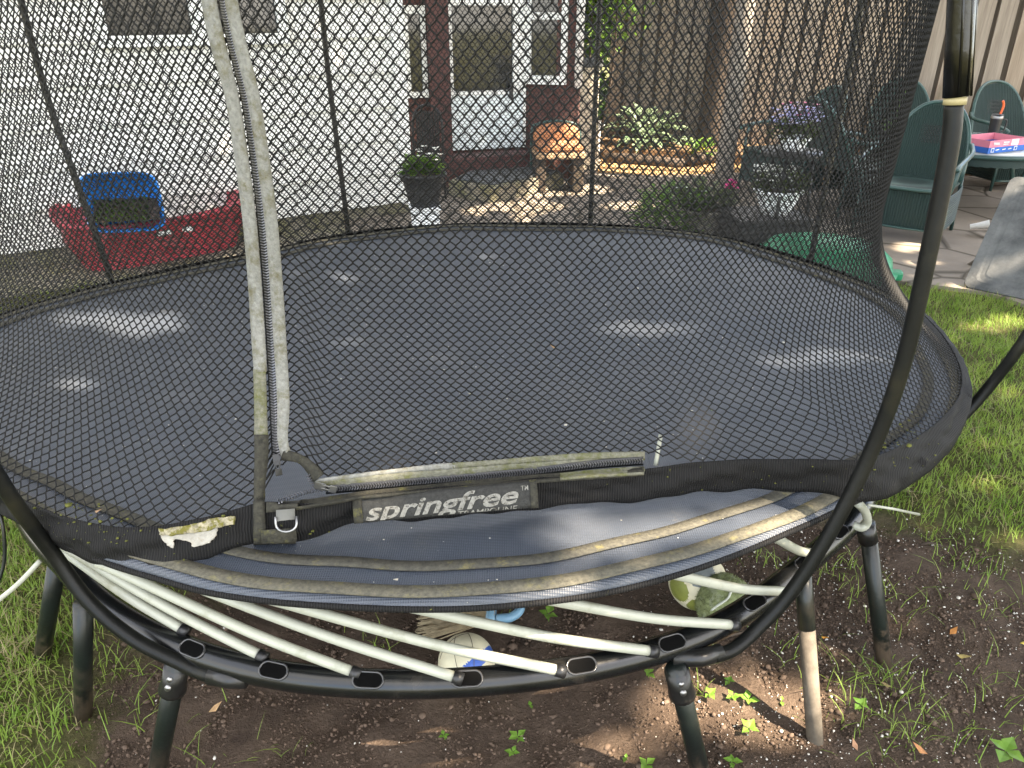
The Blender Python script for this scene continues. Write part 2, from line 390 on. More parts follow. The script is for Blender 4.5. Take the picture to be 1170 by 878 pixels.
def catmull(pts, n=8):
    p = [np.array(q, float) for q in pts]; p = [2 * p[0] - p[1]] + p + [2 * p[-1] - p[-2]]; out = []
    for i in range(1, len(p) - 2):
        for k in range(n):
            t = k / n
            out.append(.5 * ((2 * p[i]) + (p[i + 1] - p[i - 1]) * t + (2 * p[i - 1] - 5 * p[i] + 4 * p[i + 1] - p[i + 2]) * t * t + (3 * p[i] - p[i - 1] - 3 * p[i + 1] + p[i + 2]) * t ** 3))
    out.append(p[-2]); return out

# ================================================================== SETTING
def gh(x, y):
    """small undulation of the garden ground"""
    return .012 * np.sin(x * 5.1 + 1) * np.sin(y * 4.3) + .008 * np.sin(x * 11 + y * 7) + .004 * np.sin(x * 23 - y * 17)
def in_bed(x, y):
    return ((x - .4) / 1.45) ** 2 + ((y - 1.5) / .78) ** 2
xs = np.concatenate([np.linspace(-60, -4, 15), np.linspace(-3.9, 4.4, 140), np.linspace(4.6, 60, 15)])
ys = np.concatenate([np.linspace(-40, -.5, 8), np.linspace(-.4, 4.6, 90), np.linspace(4.8, 120, 24)])
gx, gy = np.meshgrid(xs, ys)
near = np.clip(1 - np.maximum(np.abs(gx) - 3.6, 0) * 2, 0, 1) * np.clip((4.4 - gy) * 3, 0, 1)
cl = np.zeros_like(gx)
cl = rng.normal(0, .006, gx.shape) * near * (in_bed(gx, gy) < 1.2)
gz = gh(gx, gy) * near + cl
gv = np.stack([gx, gy, gz], -1).reshape(-1, 3); nx = len(xs)
ii, jj = np.meshgrid(np.arange(len(ys) - 1), np.arange(nx - 1), indexing='ij'); a = (ii * nx + jj).ravel()
gf = np.stack([a, a + 1, a + nx + 1, a + nx], -1)
tag(npmesh('ground', gv, gf, M['ground'], None, True), kind='structure')
# flagstone patio
edge = [P(1000, 322), P(1075, 331), P(1125, 338), P(1200, 362)]
pol = [(-1.0, 5.3), (0.4, 4.9), (1.6, 4.7)] + [(q[0], q[1]) for q in edge] + [(9, 4.2), (9, 9.0), (5, 8.25), (1.5, 9.0), (.4, 9.3), (-2.2, 8.2)]
tag(MB().prism(pol, -.05, .024).build('patio', M['patio']), kind='structure')
# planting bed behind the log edging
bed = [(1.05, 9.05), (1.9, 9.0), (3.0, 8.55), (5.2, 8.0), (5.3, 8.7), (1.4, 10.6), (.8, 10.6)]
tag(MB().prism(bed, -.05, .13).build('planting_bed', M['mulch']), kind='structure')
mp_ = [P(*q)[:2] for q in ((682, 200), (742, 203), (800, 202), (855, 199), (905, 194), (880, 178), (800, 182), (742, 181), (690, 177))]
tag(MB().prism(mp_, -.05, .030).build('sunlit_mulch_strip', plain('sunlit_chips', (.30, .19, .09), .95, .1, var=.5, sc=30, bmp=1, bsc=45)), kind='structure')  # wood chips, with the warm sunlit orange put into their colour
# grey strip at the foot of the house wall
WS = .62; WC = np.array([-.87, 6.55]); WD = np.array([1, WS]) / math.hypot(1, WS); WN = np.array([WD[1], -WD[0]])
def wall_pt(s, off=0, z=0): q = WC + WD * s + WN * off; return (q[0], q[1], z)
MBs = MB(); q = [wall_pt(-6, .62)[:2], wall_pt(.15, .62)[:2], wall_pt(.15, -.1)[:2], wall_pt(-6, -.1)[:2]]
tag(MBs.prism(q, -.05, .016).build('gravel_strip', M['stone']), kind='structure')

# ------------------------------------------------------------------ house
house = thing('house', 'white clapboard house with dark red porch and white screen door', 'house')
rzW = math.atan2(WS, 1)
m = MB(); e = .255; nb = 13
prof = []
for k in range(nb): prof += [(.030, k * e + .12), (.004, (k + 1) * e + .12 - .002)]
rows = []
for off, z in prof: rows.append([wall_pt(-6, off, z), wall_pt(0, off, z)])
m.sheet(rows)
m.add([wall_pt(-6, -.2, .0), wall_pt(0, -.2, 0), wall_pt(0, -.2, 3.6), wall_pt(-6, -.2, 3.6)], [(3, 2, 1, 0)])
m.add([wall_pt(0, .022, .0), wall_pt(0, -.2, 0), wall_pt(0, -.2, 3.6), wall_pt(0, .022, 3.6)], [(0, 1, 2, 3)])
m.build('siding_wall', M['siding'], house)
MB().add([wall_pt(-6, .0, 0), wall_pt(0, .0, 0), wall_pt(0, .0, .125), wall_pt(-6, .0, .125)], [(0, 1, 2, 3)]).build('foundation', M['stone'], house)
MB().box(wall_pt(-.04, .03, 1.8), (.10, .03, 3.4), rzW).build('corner_board', M['trim'], house)
def wall_s(px, py):
    """distance along the house wall seen at a pixel"""
    d = ray(px, py); A = np.array([[d[0], -WD[0]], [d[1], -WD[1]]]); t, s = np.linalg.solve(A, WC); return s, CH + d[2] * t
s0, zb = wall_s(123, 41); s1, _ = wall_s(316, 38); zt = zb + 1.25
wf = MB()
for (a, b) in ((s0 - .07, s0), (s1, s1 + .07), ((s0 + s1) / 2 - .03, (s0 + s1) / 2 + .06)):
    wf.box(wall_pt((a + b) / 2, .04, (zb + zt) / 2), (b - a, .06, zt - zb), rzW)
for z in (zb - .035, zt + .035): wf.box(wall_pt((s0 + s1) / 2, .04, z), (s1 - s0 + .14, .065, .07), rzW)
win = wf.build('window', M['trim'], house)
MB().box(wall_pt((s0 + s1) / 2, .028, (zb + zt) / 2), (s1 - s0, .012, zt - zb), rzW).build('window_pane', M['glass'], win)
roofm = MB(); rr = [wall_pt(-6.4, .5, 3.35), wall_pt(.5, .5, 3.35), wall_pt(.5, -3, 4.9), wall_pt(-6.4, -3, 4.9)]
roofm.add(rr + [(a, b, c + .12) for a, b, c in rr], [(3, 2, 1, 0), (4, 5, 6, 7), (0, 1, 5, 4), (1, 2, 6, 5), (2, 3, 7, 6), (3, 0, 4, 7)])
roofm.build('roof', plain('grey_shingle', (.10, .095, .09), .9, .2), house)
# porch faces: A -> B -> C
A = D(462, 172, 7.70)[:2]; B = D(597, 172, 8.1)[:2]; C = D(656, 172, 7.95)[:2]
class Face:
    def __init__(s, a, b):
        s.a = np.array(a); s.d = (np.array(b) - s.a); s.L = np.linalg.norm(s.d); s.d = s.d / s.L; s.n = np.array([s.d[1], -s.d[0]]); s.rz = math.atan2(s.d[1], s.d[0])
    def pt(s, u, off, z): q = s.a + s.d * u + s.n * off; return (q[0], q[1], z)
    def hit(s, px, py):
        d = ray(px, py); t, u = np.linalg.solve(np.array([[d[0], -s.d[0]], [d[1], -s.d[1]]]), s.a); return u, CH + d[2] * t
    def panel(s, m, u0, u1, z0, z1, off=.0, th=.04): return m.box(s.pt((u0 + u1) / 2, off + th / 2, (z0 + z1) / 2), (u1 - u0, th, z1 - z0), s.rz)
F1 = Face(A, B); F2 = Face(B, C)
m = MB(); F1.panel(m, 0, F1.L, 0, 3.2, -.2, .2); F2.panel(m, 0, F2.L, 0, 3.2, -.2, .2)
e2 = Face(C, C + np.array([.10, 2.6])); e2.panel(m, 0, e2.L, 0, 3.2, -.2, .2)
m.build('porch_wall', M['brick'], house)
# screen door
u0, zd = F1.hit(511, 172); u1, _ = F1.hit(595, 165); _, zg = F1.hit(555, 107)
dm = MB(); F1.panel(dm, u0, u1, zd, zg, .004, .04)
door = dm.build('screen_door', M['doorpanel'], house)
dm = MB(); F1.panel(dm, u0, u0 + .075, zg, 2.3, .006, .045); F1.panel(dm, u1 - .10, u1, zg, 2.3, .006, .045); F1.panel(dm, u0 + .075, u1 - .10, 1.62, 1.70, .006, .045); F1.panel(dm, u0 + .075, u1 - .1, zg - .01, zg + .03, .012, .045)
dm.build('door_frame', M['trim'], door)
dm = MB(); F1.panel(dm, u0 + .075, u1 - .10, zg + .03, 2.25, .004, .02); dm.build('door_glass', M['glass'], door)
dm = MB(); dm.box(F1.pt(u1 - .13, .07, zg + .02), (.03, .05, .14), F1.rz); dm.build('handle', M['black'], door)
dm = MB(); F1.panel(dm, u1, F1.L + .01, zd, 2.3, .004, .06); dm.build('door_jamb', M['trim'], house)
# dark red post left of the door
a, zz = F1.hit(487, 60); b, _ = F1.hit(508, 60)
dm = MB(); F1.panel(dm, a, b + .02, 0, 3.1, .01, .10); dm.build('porch_post', M['redwood'], house)
# narrow window left of the post
a, z0 = F1.hit(469, 105); b, _ = F1.hit(486, 60)
dm = MB(); F1.panel(dm, a - .05, a, z0, 1.55, .004, .05); F1.panel(dm, b - .045, b, z0, 1.55, .004, .05); F1.panel(dm, a - .05, b, z0 - .05, z0, .006, .06); F1.panel(dm, a - .05, b, 1.55, 1.62, .006, .06)
wn = dm.build('window', M['trim'], house); dm = MB(); F1.panel(dm, a, b - .045, z0, 1.55, .004, .02); dm.build('window_pane', M['glass'], wn)
# right window
a, z0 = F2.hit(601, 93); b, _ = F2.hit(648, 93)
dm = MB(); F2.panel(dm, a, a + .06, z0, 2.1, .004, .05); F2.panel(dm, b - .06, b, z0, 2.1, .004, .05); F2.panel(dm, a, b, z0 - .02, z0 + .06, .006, .06); F2.panel(dm, a + .06, b - .06, 1.50, 1.56, .006, .05)
wn = dm.build('window', M['trim'], house); dm = MB(); F2.panel(dm, a + .06, b - .06, z0 + .06, 2.08, .004, .02); dm.build('window_pane', M['glass'], wn)
# white drain pipe on the porch corner
MB().tube([F2.pt(F2.L + .03, .06, .9), F2.pt(F2.L + .03, .06, 3)], .04, 10).build('drain_pipe', M['trim'], house, True)
# red step and stone step
u0s, _ = F1.hit(505, 175)
dm = MB(); F1.panel(dm, u0s - .02, F1.L - .02, .02, zd - .02, .05, .32); dm.build('door_step', M['redwood'], house, bevel=.01)
p0, p1, p2, p3 = P(535, 200, .17), P(600, 186, .17), P(648, 196, .17), P(580, 216, .17)
sd = thing('stone_step', 'low grey slab step edged in mossy stone before the door', 'step')
poly = [P(512, 206, .17)[:2], P(560, 214, .17)[:2], P(645, 197, .17)[:2], P(612, 186, .17)[:2], P(540, 192, .17)[:2]]
MB().prism(poly, .02, .165).build('edging', M['stone'], sd, bevel=.015)
cx = np.mean(poly, axis=0); MB().prism([cx + (q - cx) * .86 for q in poly], .166, .185).build('slab', M['bluestone'], sd, bevel=.005)

# ------------------------------------------------------------------ fence
fence = thing('fence', 'tall weathered board on board wooden fence behind the patio', 'fence')
FA = np.array([1.3, 10.25]); FB = np.array([8.2, 7.3]); fl = np.linalg.norm(FB - FA); fd = (FB - FA) / fl; fn = np.array([fd[1], -fd[0]]); frz = math.atan2(fd[1], fd[0])
def fp(u, off, z): q = FA + fd * u + fn * off; return (q[0], q[1], z)
u = 0; i = 0
while u < fl:
    wd = .165 + random.uniform(-.012, .012); tilt = random.uniform(-.008, .008)
    mt = Matrix.Translation(fp(u, .012 + random.uniform(0, .006), .90)) @ Matrix.Rotation(frz, 4, 'Z') @ Matrix.Rotation(tilt, 4, 'Y')
    o = MB().box((0, 0, 0), (wd, .022, 1.8), mat=Matrix.Identity(4)).build('board', M['fence'] if i % 3 else M['fence2'], fence, bevel=.003)
    o.matrix_local = mt
    mt = Matrix.Translation(fp(u + .11, -.03, .88)) @ Matrix.Rotation(frz, 4, 'Z') @ Matrix.Rotation(-tilt, 4, 'Y')
    o = MB().box((0, 0, 0), (.15, .02, 1.76), mat=Matrix.Identity(4)).build('back_board', M['fencedark'], fence)
    o.matrix_local = mt
    u += .205 + random.uniform(-.008, .008); i += 1
for z in (.4, 1.74):
    MB().box(fp(fl / 2, -.055 if z < 1 else -.008, z), (fl, .03 if z < 1 else .016, .09), frz).build('rail', M['fence'], fence)
# back fence run joining the porch
u = 0

# ------------------------------------------------------------------ trees
def limb(m, a, b, r0, r1, bend=.2, n=8, sides=9):
    a = Vector(a); b = Vector(b); off = Vector((random.uniform(-1, 1), random.uniform(-1, 1), random.uniform(-.3, .3))) * bend
    pts = []; rs = []
    for k in range(n + 1):
        t = k / n; pts.append(a.lerp(b, t) + off * math.sin(t * math.pi)); rs.append(r0 + (r1 - r0) * t)
    m.tube(pts, rs, sides)
def leafcloud(name, C3, mat, parent, L=(.09, .15)):
    """leaves as folded two-quad blades at the given centres"""
    n = len(C3)
    d = rng.normal(size=(n, 3)); d /= np.linalg.norm(d, axis=1, keepdims=True)
    nrm = rng.normal(size=(n, 3)) * .6 + np.array([0, 0, 1]); s = np.cross(d, nrm); s /= np.linalg.norm(s, axis=1, keepdims=True) + 1e-9
    ln = rng.uniform(*L, size=(n, 1)); wd = ln * .62
    up = np.cross(s, d)
    a = C3 - d * ln / 2; b = C3 + d * ln / 2 - up * ln * .12
    l = C3 + s * wd / 2 + up * wd * .15; r = C3 - s * wd / 2 + up * wd * .15
    v = np.stack([a, l, b, r], 1).reshape(-1, 3); q = np.arange(n)[:, None] * 4
    f = np.concatenate([q + np.array([[0, 1, 2]]), q + np.array([[0, 2, 3]])])
    return npmesh(name, v, f, mat, parent)
# sun flecks: gaps cut in the unseen crown to let the sun through (pixel centre, half size, height)
FLECK = [(140, 370, 80, 13, .64), (75, 437, 40, 8, .64), (402, 318, 26, 5, .63), (478, 328, 16, 4, .63), (738, 377, 72, 9, .62), (950, 412, 84, 10, .63), (100, 330, 30, 4, .64),
         (690, 632, 90, 17, .65), (850, 597, 100, 26, .65), (735, 600, 66, 20, .65), (640, 585, 25, 8, .65),
         (800, 668, 60, 9, .5), (900, 660, 45, 16, .42), (930, 770, 14, 66, .15), (905, 640, 10, 40, .42),
         (850, 815, 120, 46, 0), (690, 855, 46, 28, 0), (455, 852, 66, 22, 0), (560, 862, 30, 10, 0), (210, 850, 16, 12, 0), (985, 815, 28, 12, 0), (880, 770, 16, 14, 0), (1000, 720, 10, 22, .1),
         (1138, 371, 40, 9, 0), (1100, 331, 34, 4, 0), (1118, 512, 30, 8, 0), (1060, 470, 14, 9, 0), (1140, 560, 24, 8, 0), (1150, 450, 20, 8, 0), (1150, 620, 20, 7, 0), (40, 840, 30, 8, 0),
         (740, 188, 85, 13, .03), (800, 168, 70, 7, .13), (600, 236, 44, 7, .03), (656, 216, 40, 7, .03), (870, 186, 34, 7, .03), (670, 122, 18, 52, .7), (1040, 285, 24, 7, 0), (1062, 300, 20, 4, .03),
         (640, 205, 18, 4, .17), (545, 240, 20, 5, .03), (720, 235, 30, 5, .03), (735, 145, 30, 12, .35), (790, 90, 6, 14, .9)]
def keep_leaf(c):
    """False where the leaf would shade a fleck"""
    ok = np.ones(len(c), bool); s = np.array(SUN)
    for px, py, rx, ry, z in FLECK:
        g = c - s * ((c[:, 2:3] - z) / s[2]); x, y = proj(g)
        wob = 1 + .25 * np.sin(c[:, 0] * 40) * np.cos(c[:, 1] * 31)
        ok &= ((x - px) / rx) ** 2 + ((y - py) / ry) ** 2 > wob * 1.35
    return ok
def sample_shade(n, x0, x1, y0, y1, h0, h1):
    g = np.stack([rng.uniform(x0, x1, n), rng.uniform(y0, y1, n), np.zeros(n)], 1); h = rng.uniform(h0, h1, (n, 1))
    return g + np.array(SUN) * (h / SUN.z)
T1 = P(825, 213); T1[2] = 0
tree = thing('maple_tree', 'smooth grey tree trunk rising from the patio in front of the fence', 'tree')
m = MB(); tr = .088
m.tube([(T1[0], T1[1], -.05), (T1[0], T1[1], .1), (T1[0] + .01, T1[1], 1.2), (T1[0] + .03, T1[1], 2.4), (T1[0] + .1, T1[1] - .05, 4.4)], [tr * 1.15, tr * 1.03, tr, tr * .92, tr * .8], 16)
top = Vector((T1[0] + .1, T1[1] - .05, 4.3))
for tx, ty, tz in ((1.3, 4.2, 6.8), (4.5, 2.0, 7.4), (7.5, 4.0, 7.2), (6, 7.5, 7.4), (1, 7.5, 6.8), (9.0, 5.5, 7.6), (4, 5, 8.2)):
    limb(m, top, (tx, ty, tz), .07, .02, .3)
m.build('trunk', M['barkgrey'], tree, True)
cc = sample_shade(76000, -6.0, 5.6, -.3, 9.4, 6.2, 8.8)  # crown out of view, spread along the sun to shade the yard
cc = cc[keep_leaf(cc)]
leafcloud('crown', cc, M['leafshade'], tree, (.15, .24))
dark = thing('pine_tree', 'dark brown tree trunk standing close against the fence', 'tree')
q = np.array([2.42, 9.55]); m = MB()
m.tube([(q[0], q[1], .05), (q[0], q[1], .25), (q[0] + .02, q[1], 1.5), (q[0] + .06, q[1], 3), (q[0] + .05, q[1], 4.4)], [.23, .19, .175, .16, .10], 14)
for k in range(7):
    aa = k * .9; limb(m, (q[0] + .05, q[1], 3 + k * .2), (q[0] + 1.3 * math.cos(aa), q[1] + 1.2 * math.sin(aa), 4 + .25 * k), .06, .02, .2)
m.build('trunk', M['barkdark'], dark, True)
cc = rng.normal(size=(5000, 3)) * np.array([.8, .75, .7]) + np.array([q[0], q[1] + .3, 5.0]); leafcloud('crown', cc[keep_leaf(cc)], M['leafshade'], dark, (.12, .2))
# shrub beside the porch
bp = D(676, 60, 9.3)
sh = thing('shrub', 'green leafy shrub between the porch and the fence', 'shrub')
m = MB()
for k in range(6): limb(m, (bp[0] + random.uniform(-.1, .1), 9.3, 0), (bp[0] + random.uniform(-.35, .35), 9.3 + random.uniform(-.2, .2), random.uniform(1.3, 2.2)), .02, .006, .1)
m.build('stem', M['barkdark'], sh)
cc = rng.normal(size=(1800, 3)) * np.array([.20, .22, .26]) + np.array([bp[0] + .02, 9.55, 1.85]); leafcloud('foliage', cc, M['leafgreen'], sh, (.07, .13))
# trees and hedge mass beyond the fence
cc = np.stack([rng.uniform(-2, 14, 9000), rng.uniform(11.5, 14.5, 9000), np.abs(rng.normal(1.4, .8, 9000))], 1)
tag(leafcloud('hedge_row', cc, M['leafshade'], None, (.2, .34)), kind='stuff', label='dark leafy mass of shrubs growing beyond the fence', cat='shrubs')
# ================================================================== TRAMPOLINE
CEN = np.array([-.28, 2.3])
def polar(pts):
    q = np.array([p[:2] for p in pts]) - CEN
    return np.arctan2(q[:, 1], q[:, 0]), np.hypot(q[:, 0], q[:, 1])
PH = np.linspace(-math.pi, math.pi, 1441)[:-1]
def smooth(a, sig):
    if sig <= 0: return a
    k = np.arange(-40, 41); g = np.exp(-k ** 2 / (2 * sig ** 2)); g /= g.sum()
    return np.convolve(np.concatenate([a[-40:], a, a[:40]]), g, 'valid')
class Ring:
    """closed curve round CEN: radius and height against angle"""
    def __init__(s, pts, sig=10):
        ph, r = polar(pts); z = np.array([p[2] for p in pts]); o = np.argsort(ph); ph, r, z = ph[o], r[o], z[o]
        ext = lambda a, d=0: np.concatenate([a - d, a, a + d]) if d else np.concatenate([a, a, a])
        e = ext(ph, 2 * math.pi)
        s.r = smooth(np.interp(PH, e, ext(r)), sig); s.z = smooth(np.interp(PH, e, ext(z)), sig)
    def at(s, ph):
        ph = (np.asarray(ph) + math.pi) % (2 * math.pi) - math.pi
        x = np.concatenate([PH, [math.pi]]); return np.interp(ph, x, np.append(s.r, s.r[0])), np.interp(ph, x, np.append(s.z, s.z[0]))
    def xyz(s, ph, dr=0, dz=0):
        r, z = s.at(ph); ph = np.asarray(ph); return np.stack([CEN[0] + (r + dr) * np.cos(ph), CEN[1] + (r + dr) * np.sin(ph), z + dz], -1)
ZM = .65
rim_px = [(60, 345), (170, 316), (300, 292), (380, 272), (470, 262), (585, 258), (700, 260), (830, 273), (900, 293), (985, 324), (1048, 356), (1088, 402), (1106, 450), (1085, 500), (1040, 540), (975, 568),
          (900, 603), (830, 632), (760, 655), (690, 672), (600, 684), (540, 689), (480, 690), (390, 687), (300, 680), (230, 670), (180, 655), (110, 634), (60, 606), (0, 570)]
rim_pts = [P(*q, ZM) for q in rim_px] + [np.array(q) for q in ((-1.36, 1.52, ZM), (-1.62, 1.74, ZM), (-1.78, 2.02, ZM), (-1.82, 2.28, ZM))]
RIM = Ring(rim_pts, 6)

tramp = thing('trampoline', 'large black netted trampoline with zip door and white rods over bare soil', 'trampoline')
# --- mat
M['web2'] = mk_tape('dark_webbing', (.035, .034, .03), (.095, .09, .07), (.17, .15, .06), .56, .72)
NA = 360; ang = np.linspace(-math.pi, math.pi, NA + 1)[:-1]
fr = np.array([0, .12, .3, .5, .68, .8, .88, .93, .965, .99, 1.0, 1.0, .985])
dzp = np.array([-.03, -.029, -.025, -.018, -.010, -.004, 0, .002, .003, .003, -.004, -.016, -.022])
rr_, zz_ = RIM.at(ang)
vs = []
for f_, d_ in zip(fr, dzp):
    wob = .004 * np.sin(ang * 9) * (f_ > .6)
    vs.append(np.stack([CEN[0] + rr_ * f_ * np.cos(ang), CEN[1] + rr_ * f_ * np.sin(ang), zz_ + d_ + wob], 1))
vs = np.concatenate(vs); k = np.arange(NA); fs = []
for i in range(len(fr) - 1):
    a = i * NA + k; b = i * NA + (k + 1) % NA; fs.append(np.stack([a, b, b + NA, a + NA], 1))
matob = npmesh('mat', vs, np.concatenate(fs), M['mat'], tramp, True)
def band_ring(name, i0, i1, lift, mt, parent, wob=0.0, th=.003):
    """flat webbing sewn on the mat, between two insets from the rim"""
    A_ = np.linspace(-math.pi, math.pi, 721); rows = []
    wv_ = wob * (np.sin(A_ * 13) + .6 * np.sin(A_ * 29 + 1))
    for t in (0, .5, 1):
        q = RIM.xyz(A_, -(i0 + (i1 - i0) * t) + wv_, 0)
        r_, _ = RIM.at(A_); f_ = np.hypot(q[:, 0] - CEN[0], q[:, 1] - CEN[1]) / r_
        q[:, 2] = ZM + np.interp(f_, fr[:11], dzp[:11]) + .004 * np.sin(A_ * 9) + lift; rows.append(q)
    m = MB(); m.slabsheet(rows, -th); return m.build(name, mt, parent, True)
band_ring('webbing', .012, .042, .003, M['web'], matob, .002)
band_ring('webbing', .085, .113, .003, M['web2'], matob, .004)
A2 = np.linspace(-math.pi, math.pi, 361)[:-1]
MB().tube(RIM.xyz(A2, .001, -.012), .0062, 10, closed=True).build('edge_binding', M['knit'], matob, True)
# --- steel frame
fr_px = [(60, 632), (79, 645), (102, 677), (143, 708), (219, 745), (297, 768), (430, 781), (560, 777), (700, 757), (800, 727), (860, 692), (905, 655), (945, 620), (985, 585)]
fr_pts = [P(*q, .4) for q in fr_px] + [np.array(q + (.4,)) for q in ((1.12, 2.1), (1.1, 2.5), (.85, 3.1), (.3, 3.42), (-.3, 3.45), (-.95, 3.15), (-1.45, 2.6), (-1.55, 2.2), (-1.4, 1.82))]
FRM = Ring(fr_pts, 14)
A_ = np.linspace(-math.pi, math.pi, 241)[:-1]
frame = MB().tube(FRM.xyz(A_), .0285, 20, closed=True).build('frame', M['steel'], tramp, True)
def stadium(c, ax, nrm, L, W, n=10):
    ax = Vector(ax).normalized(); nrm = Vector(nrm).normalized(); sd = nrm.cross(ax); out = []
    for k in range(n + 1): a = -math.pi / 2 + math.pi * k / n; out.append(Vector(c) + ax * (L / 2 + W * math.cos(a)) + sd * W * math.sin(a))
    for k in range(n + 1): a = math.pi / 2 + math.pi * k / n; out.append(Vector(c) + ax * (-L / 2 + W * math.cos(a)) + sd * W * math.sin(a))
    return out
rods = [((63, 622, .575), (208, 719)), ((66, 620, .59), (297, 749)), ((142, 656, .595), (403, 768)), ((186, 656, .595), (520, 774)), ((313, 686, .60), (637, 766)),
        ((465, 693, .60), (743, 744)), ((619, 684, .60), (836, 714)), ((768, 656, .60), (903, 676)), ((887, 615, .60), (935, 632))]
def frame_near(px, py):
    q = FRM.xyz(A_); x, y = proj(q); return int(np.argmin((x - px) ** 2 + (y - py) ** 2 + 1e6 * (q[:, 1] > 2.2)))
for k_, (s_, e_) in enumerate(rods):
    i = frame_near(*e_); fc = FRM.xyz(A_)[i]; tg = Vector(FRM.xyz(A_)[(i + 1) % 240] - FRM.xyz(A_)[i - 1]).normalized()
    view = (Vector((0, 0, CH)) - Vector(fc)).normalized()
    E = Vector(P(*e_, .428)); S = Vector(P(*s_))
    ext = S + (S - E) * (.12 if k_ > 1 else 0.0)
    dirv = (E - S)
    mid = S.lerp(E, .55) + Vector((0, 0, -.012))
    pth = catmull([ext, S, mid, E], 8)
    MB().tube(pth, .0105, 12).build('rod', M['rod'], tramp, True)
    # socket: an oblong moulded cup just past the rod end on the tube
    nrm = (view - tg * view.dot(tg)).normalized(); up = (Vector((0, 0, 1)) * .45 + nrm).normalized(); up = (up - tg * up.dot(tg)).normalized()
    # place along the tube so that it continues the rod
    j = frame_near(e_[0] + 21, e_[1] + (8 if k_ < 2 else 3 if k_ < 4 else -8 if k_ > 5 else -1)); fc = Vector(FRM.xyz(A_)[j]); c = fc + up * .0285
    m = MB(); m.tube(stadium(c + up * .000, tg, up, .030, .0150), .0024, 8, closed=True)
    so_ = m.build('rod_socket', M['cup'], frame, True)
    st = stadium(c + up * .0012, tg, up, .030, .0142); n = len(st)
    MB().add(st + [p - up * .01 for p in st], [tuple(range(n)), tuple(reversed(range(n, 2 * n)))] + [(a, (a + 1) % n, n + (a + 1) % n, n + a) for a in range(n)]).build('socket_shade', M['shade_plate'], so_)  # solid plate coloured near black for the shade of a hollow
    MB().tube([E - dirv.normalized() * .004, E + dirv.normalized() * .016], .0128, 12).build('rod_collar', M['black'], so_, True)
# broken rods poking out at the sides
MB().tube(catmull([P(46, 641, .56), P(20, 668, .52), P(-12, 694, .47)], 5), .0055, 8).build('broken_rod', M['rod'], tramp, True)
MB().tube([P(992, 577, .56), P(1022, 582, .50), P(1050, 588, .44)], .0035, 8).build('broken_rod', M['rod'], tramp, True)
MB().tube([P(749, 532, .73), P(752, 515, .76), P(755, 497, .79)], .0048, 8).build('broken_rod', M['rod'], tramp, True)
MB().tube(catmull([P(975, 600, .43), P(985, 603, .43), P(991, 596, .45), P(988, 584, .50), P(980, 575, .55)], 6), .0105, 12).build('rod', M['rod'], tramp, True)
MB().tube([P(58, 628, .585), P(66, 620, .60)], .009, 10).build('rod_tip', M['white'], tramp, True)
# --- legs
def leg(top, bot, r=.021, dirty=None, fitting=True):
    T = Vector(P(*top, .385)); Bq = Vector(P(*bot, -.02)) if len(bot) == 2 else Vector(bot)
    T = Vector((T.x, T.y, .385))
    if dirty:
        X = T.lerp(Bq, dirty)
        o = MB().tube([T, X], r, 16).build('leg', M['leg'], tramp, True)
        MB().tube([X, Bq], r * .97, 16).build('leg_shin', M['legdirt'], o, True)
    else: o = MB().tube([T, T.lerp(Bq, .5), Bq], r, 16).build('leg', M['leg'], tramp, True)
    if fitting:
        d = (Bq - T).normalized(); a = T + d * .01; b = T + d * .085
        MB().tube([a, T + d * .06, T + d * .075, b, b + d * .004], [r * 1.22, r * 1.22, r * 1.35, r * 1.38, r * 1.1], 16).build('leg_collar', M['plastic'], o, True)
        sdv = Vector((0, -1, .35)).normalized()
        for t_, rb in ((.032, .006), (.058, .007)):
            c = T + d * t_ + sdv * r * 1.2; MB().tube([c, c + sdv * .006], rb, 10).build('bolt', M['metal'], o, True)
    return o
leg((203, 757), (176, 900)); leg((95, 690), (95, 822), fitting=False); leg((66, 640), (47, 757), fitting=False)
leg((772, 762), (806, 905)); leg((917, 650), (932, 858), .020, .33, False); leg((990, 596), (1012, 768), .021, None, False)
MB().tube([Vector(P(988, 600, .39)), Vector(P(992, 618, .34))], .0245, 14).build('leg_collar', M['plastic'], tramp, True)
for x, y in ((1.15, 2.7), (.6, 3.3), (-.7, 3.3), (-1.4, 2.75)):
    MB().tube([(x, y, .39), (x * 1.06, y * 1.02, -.02)], .021, 12).build('leg', M['leg'], tramp, True)
# --- net poles
def pole(pts, r, name='net_pole', mt='pole', n=14): return MB().tube(catmull([P(*q) if q[2] < 1.1 else D(q[0], q[1], q[2]) for q in pts], 8), r, n).build(name, M[mt], tramp, True)
pr = pole([(815, 750, .385), (838, 742, .39), (866, 718, .42), (905, 675, .50), (955, 597, .66), (1000, 505, .84), (1032, 415, 1.285), (1062, 285, 1.295), (1085, 170, 1.31), (1090, 120, 1.32)], .0148)
ql = [(1092, 117, 1.46), (1096, 55, 1.53), (1099, 0, 1.59), (1102, -70, 1.66)]
MB().tube([D(1090.5, 120, 1.32), D(1092, 111, 1.321)], .0175, 16).build('pole_ferrule', M['brass'], pr, True)
ps = MB().tube([D(1093, 110, 1.321), D(1096, 55, 1.325), D(1099, 0, 1.33), D(1102, -70, 1.335)], .0208, 20).build('pole_sleeve', M['sleeve'], pr, True)
for a in (-1.9, -1.2, -.55, .1): # moulded ridges along the sleeve
    off = Vector((math.cos(a), math.sin(a), 0)) * .0208
    MB().tube([Vector(D(1093, 109, 1.321)) + off, Vector(D(1102, -70, 1.335)) + off], .0022, 6).build('sleeve_ridge', M['sleeve'], ps, True)
MB().tube([P(768, 752, .385), P(800, 752, .385), P(824, 746, .385)], .0185, 14).build('pole_socket', M['plastic'], pr, True)
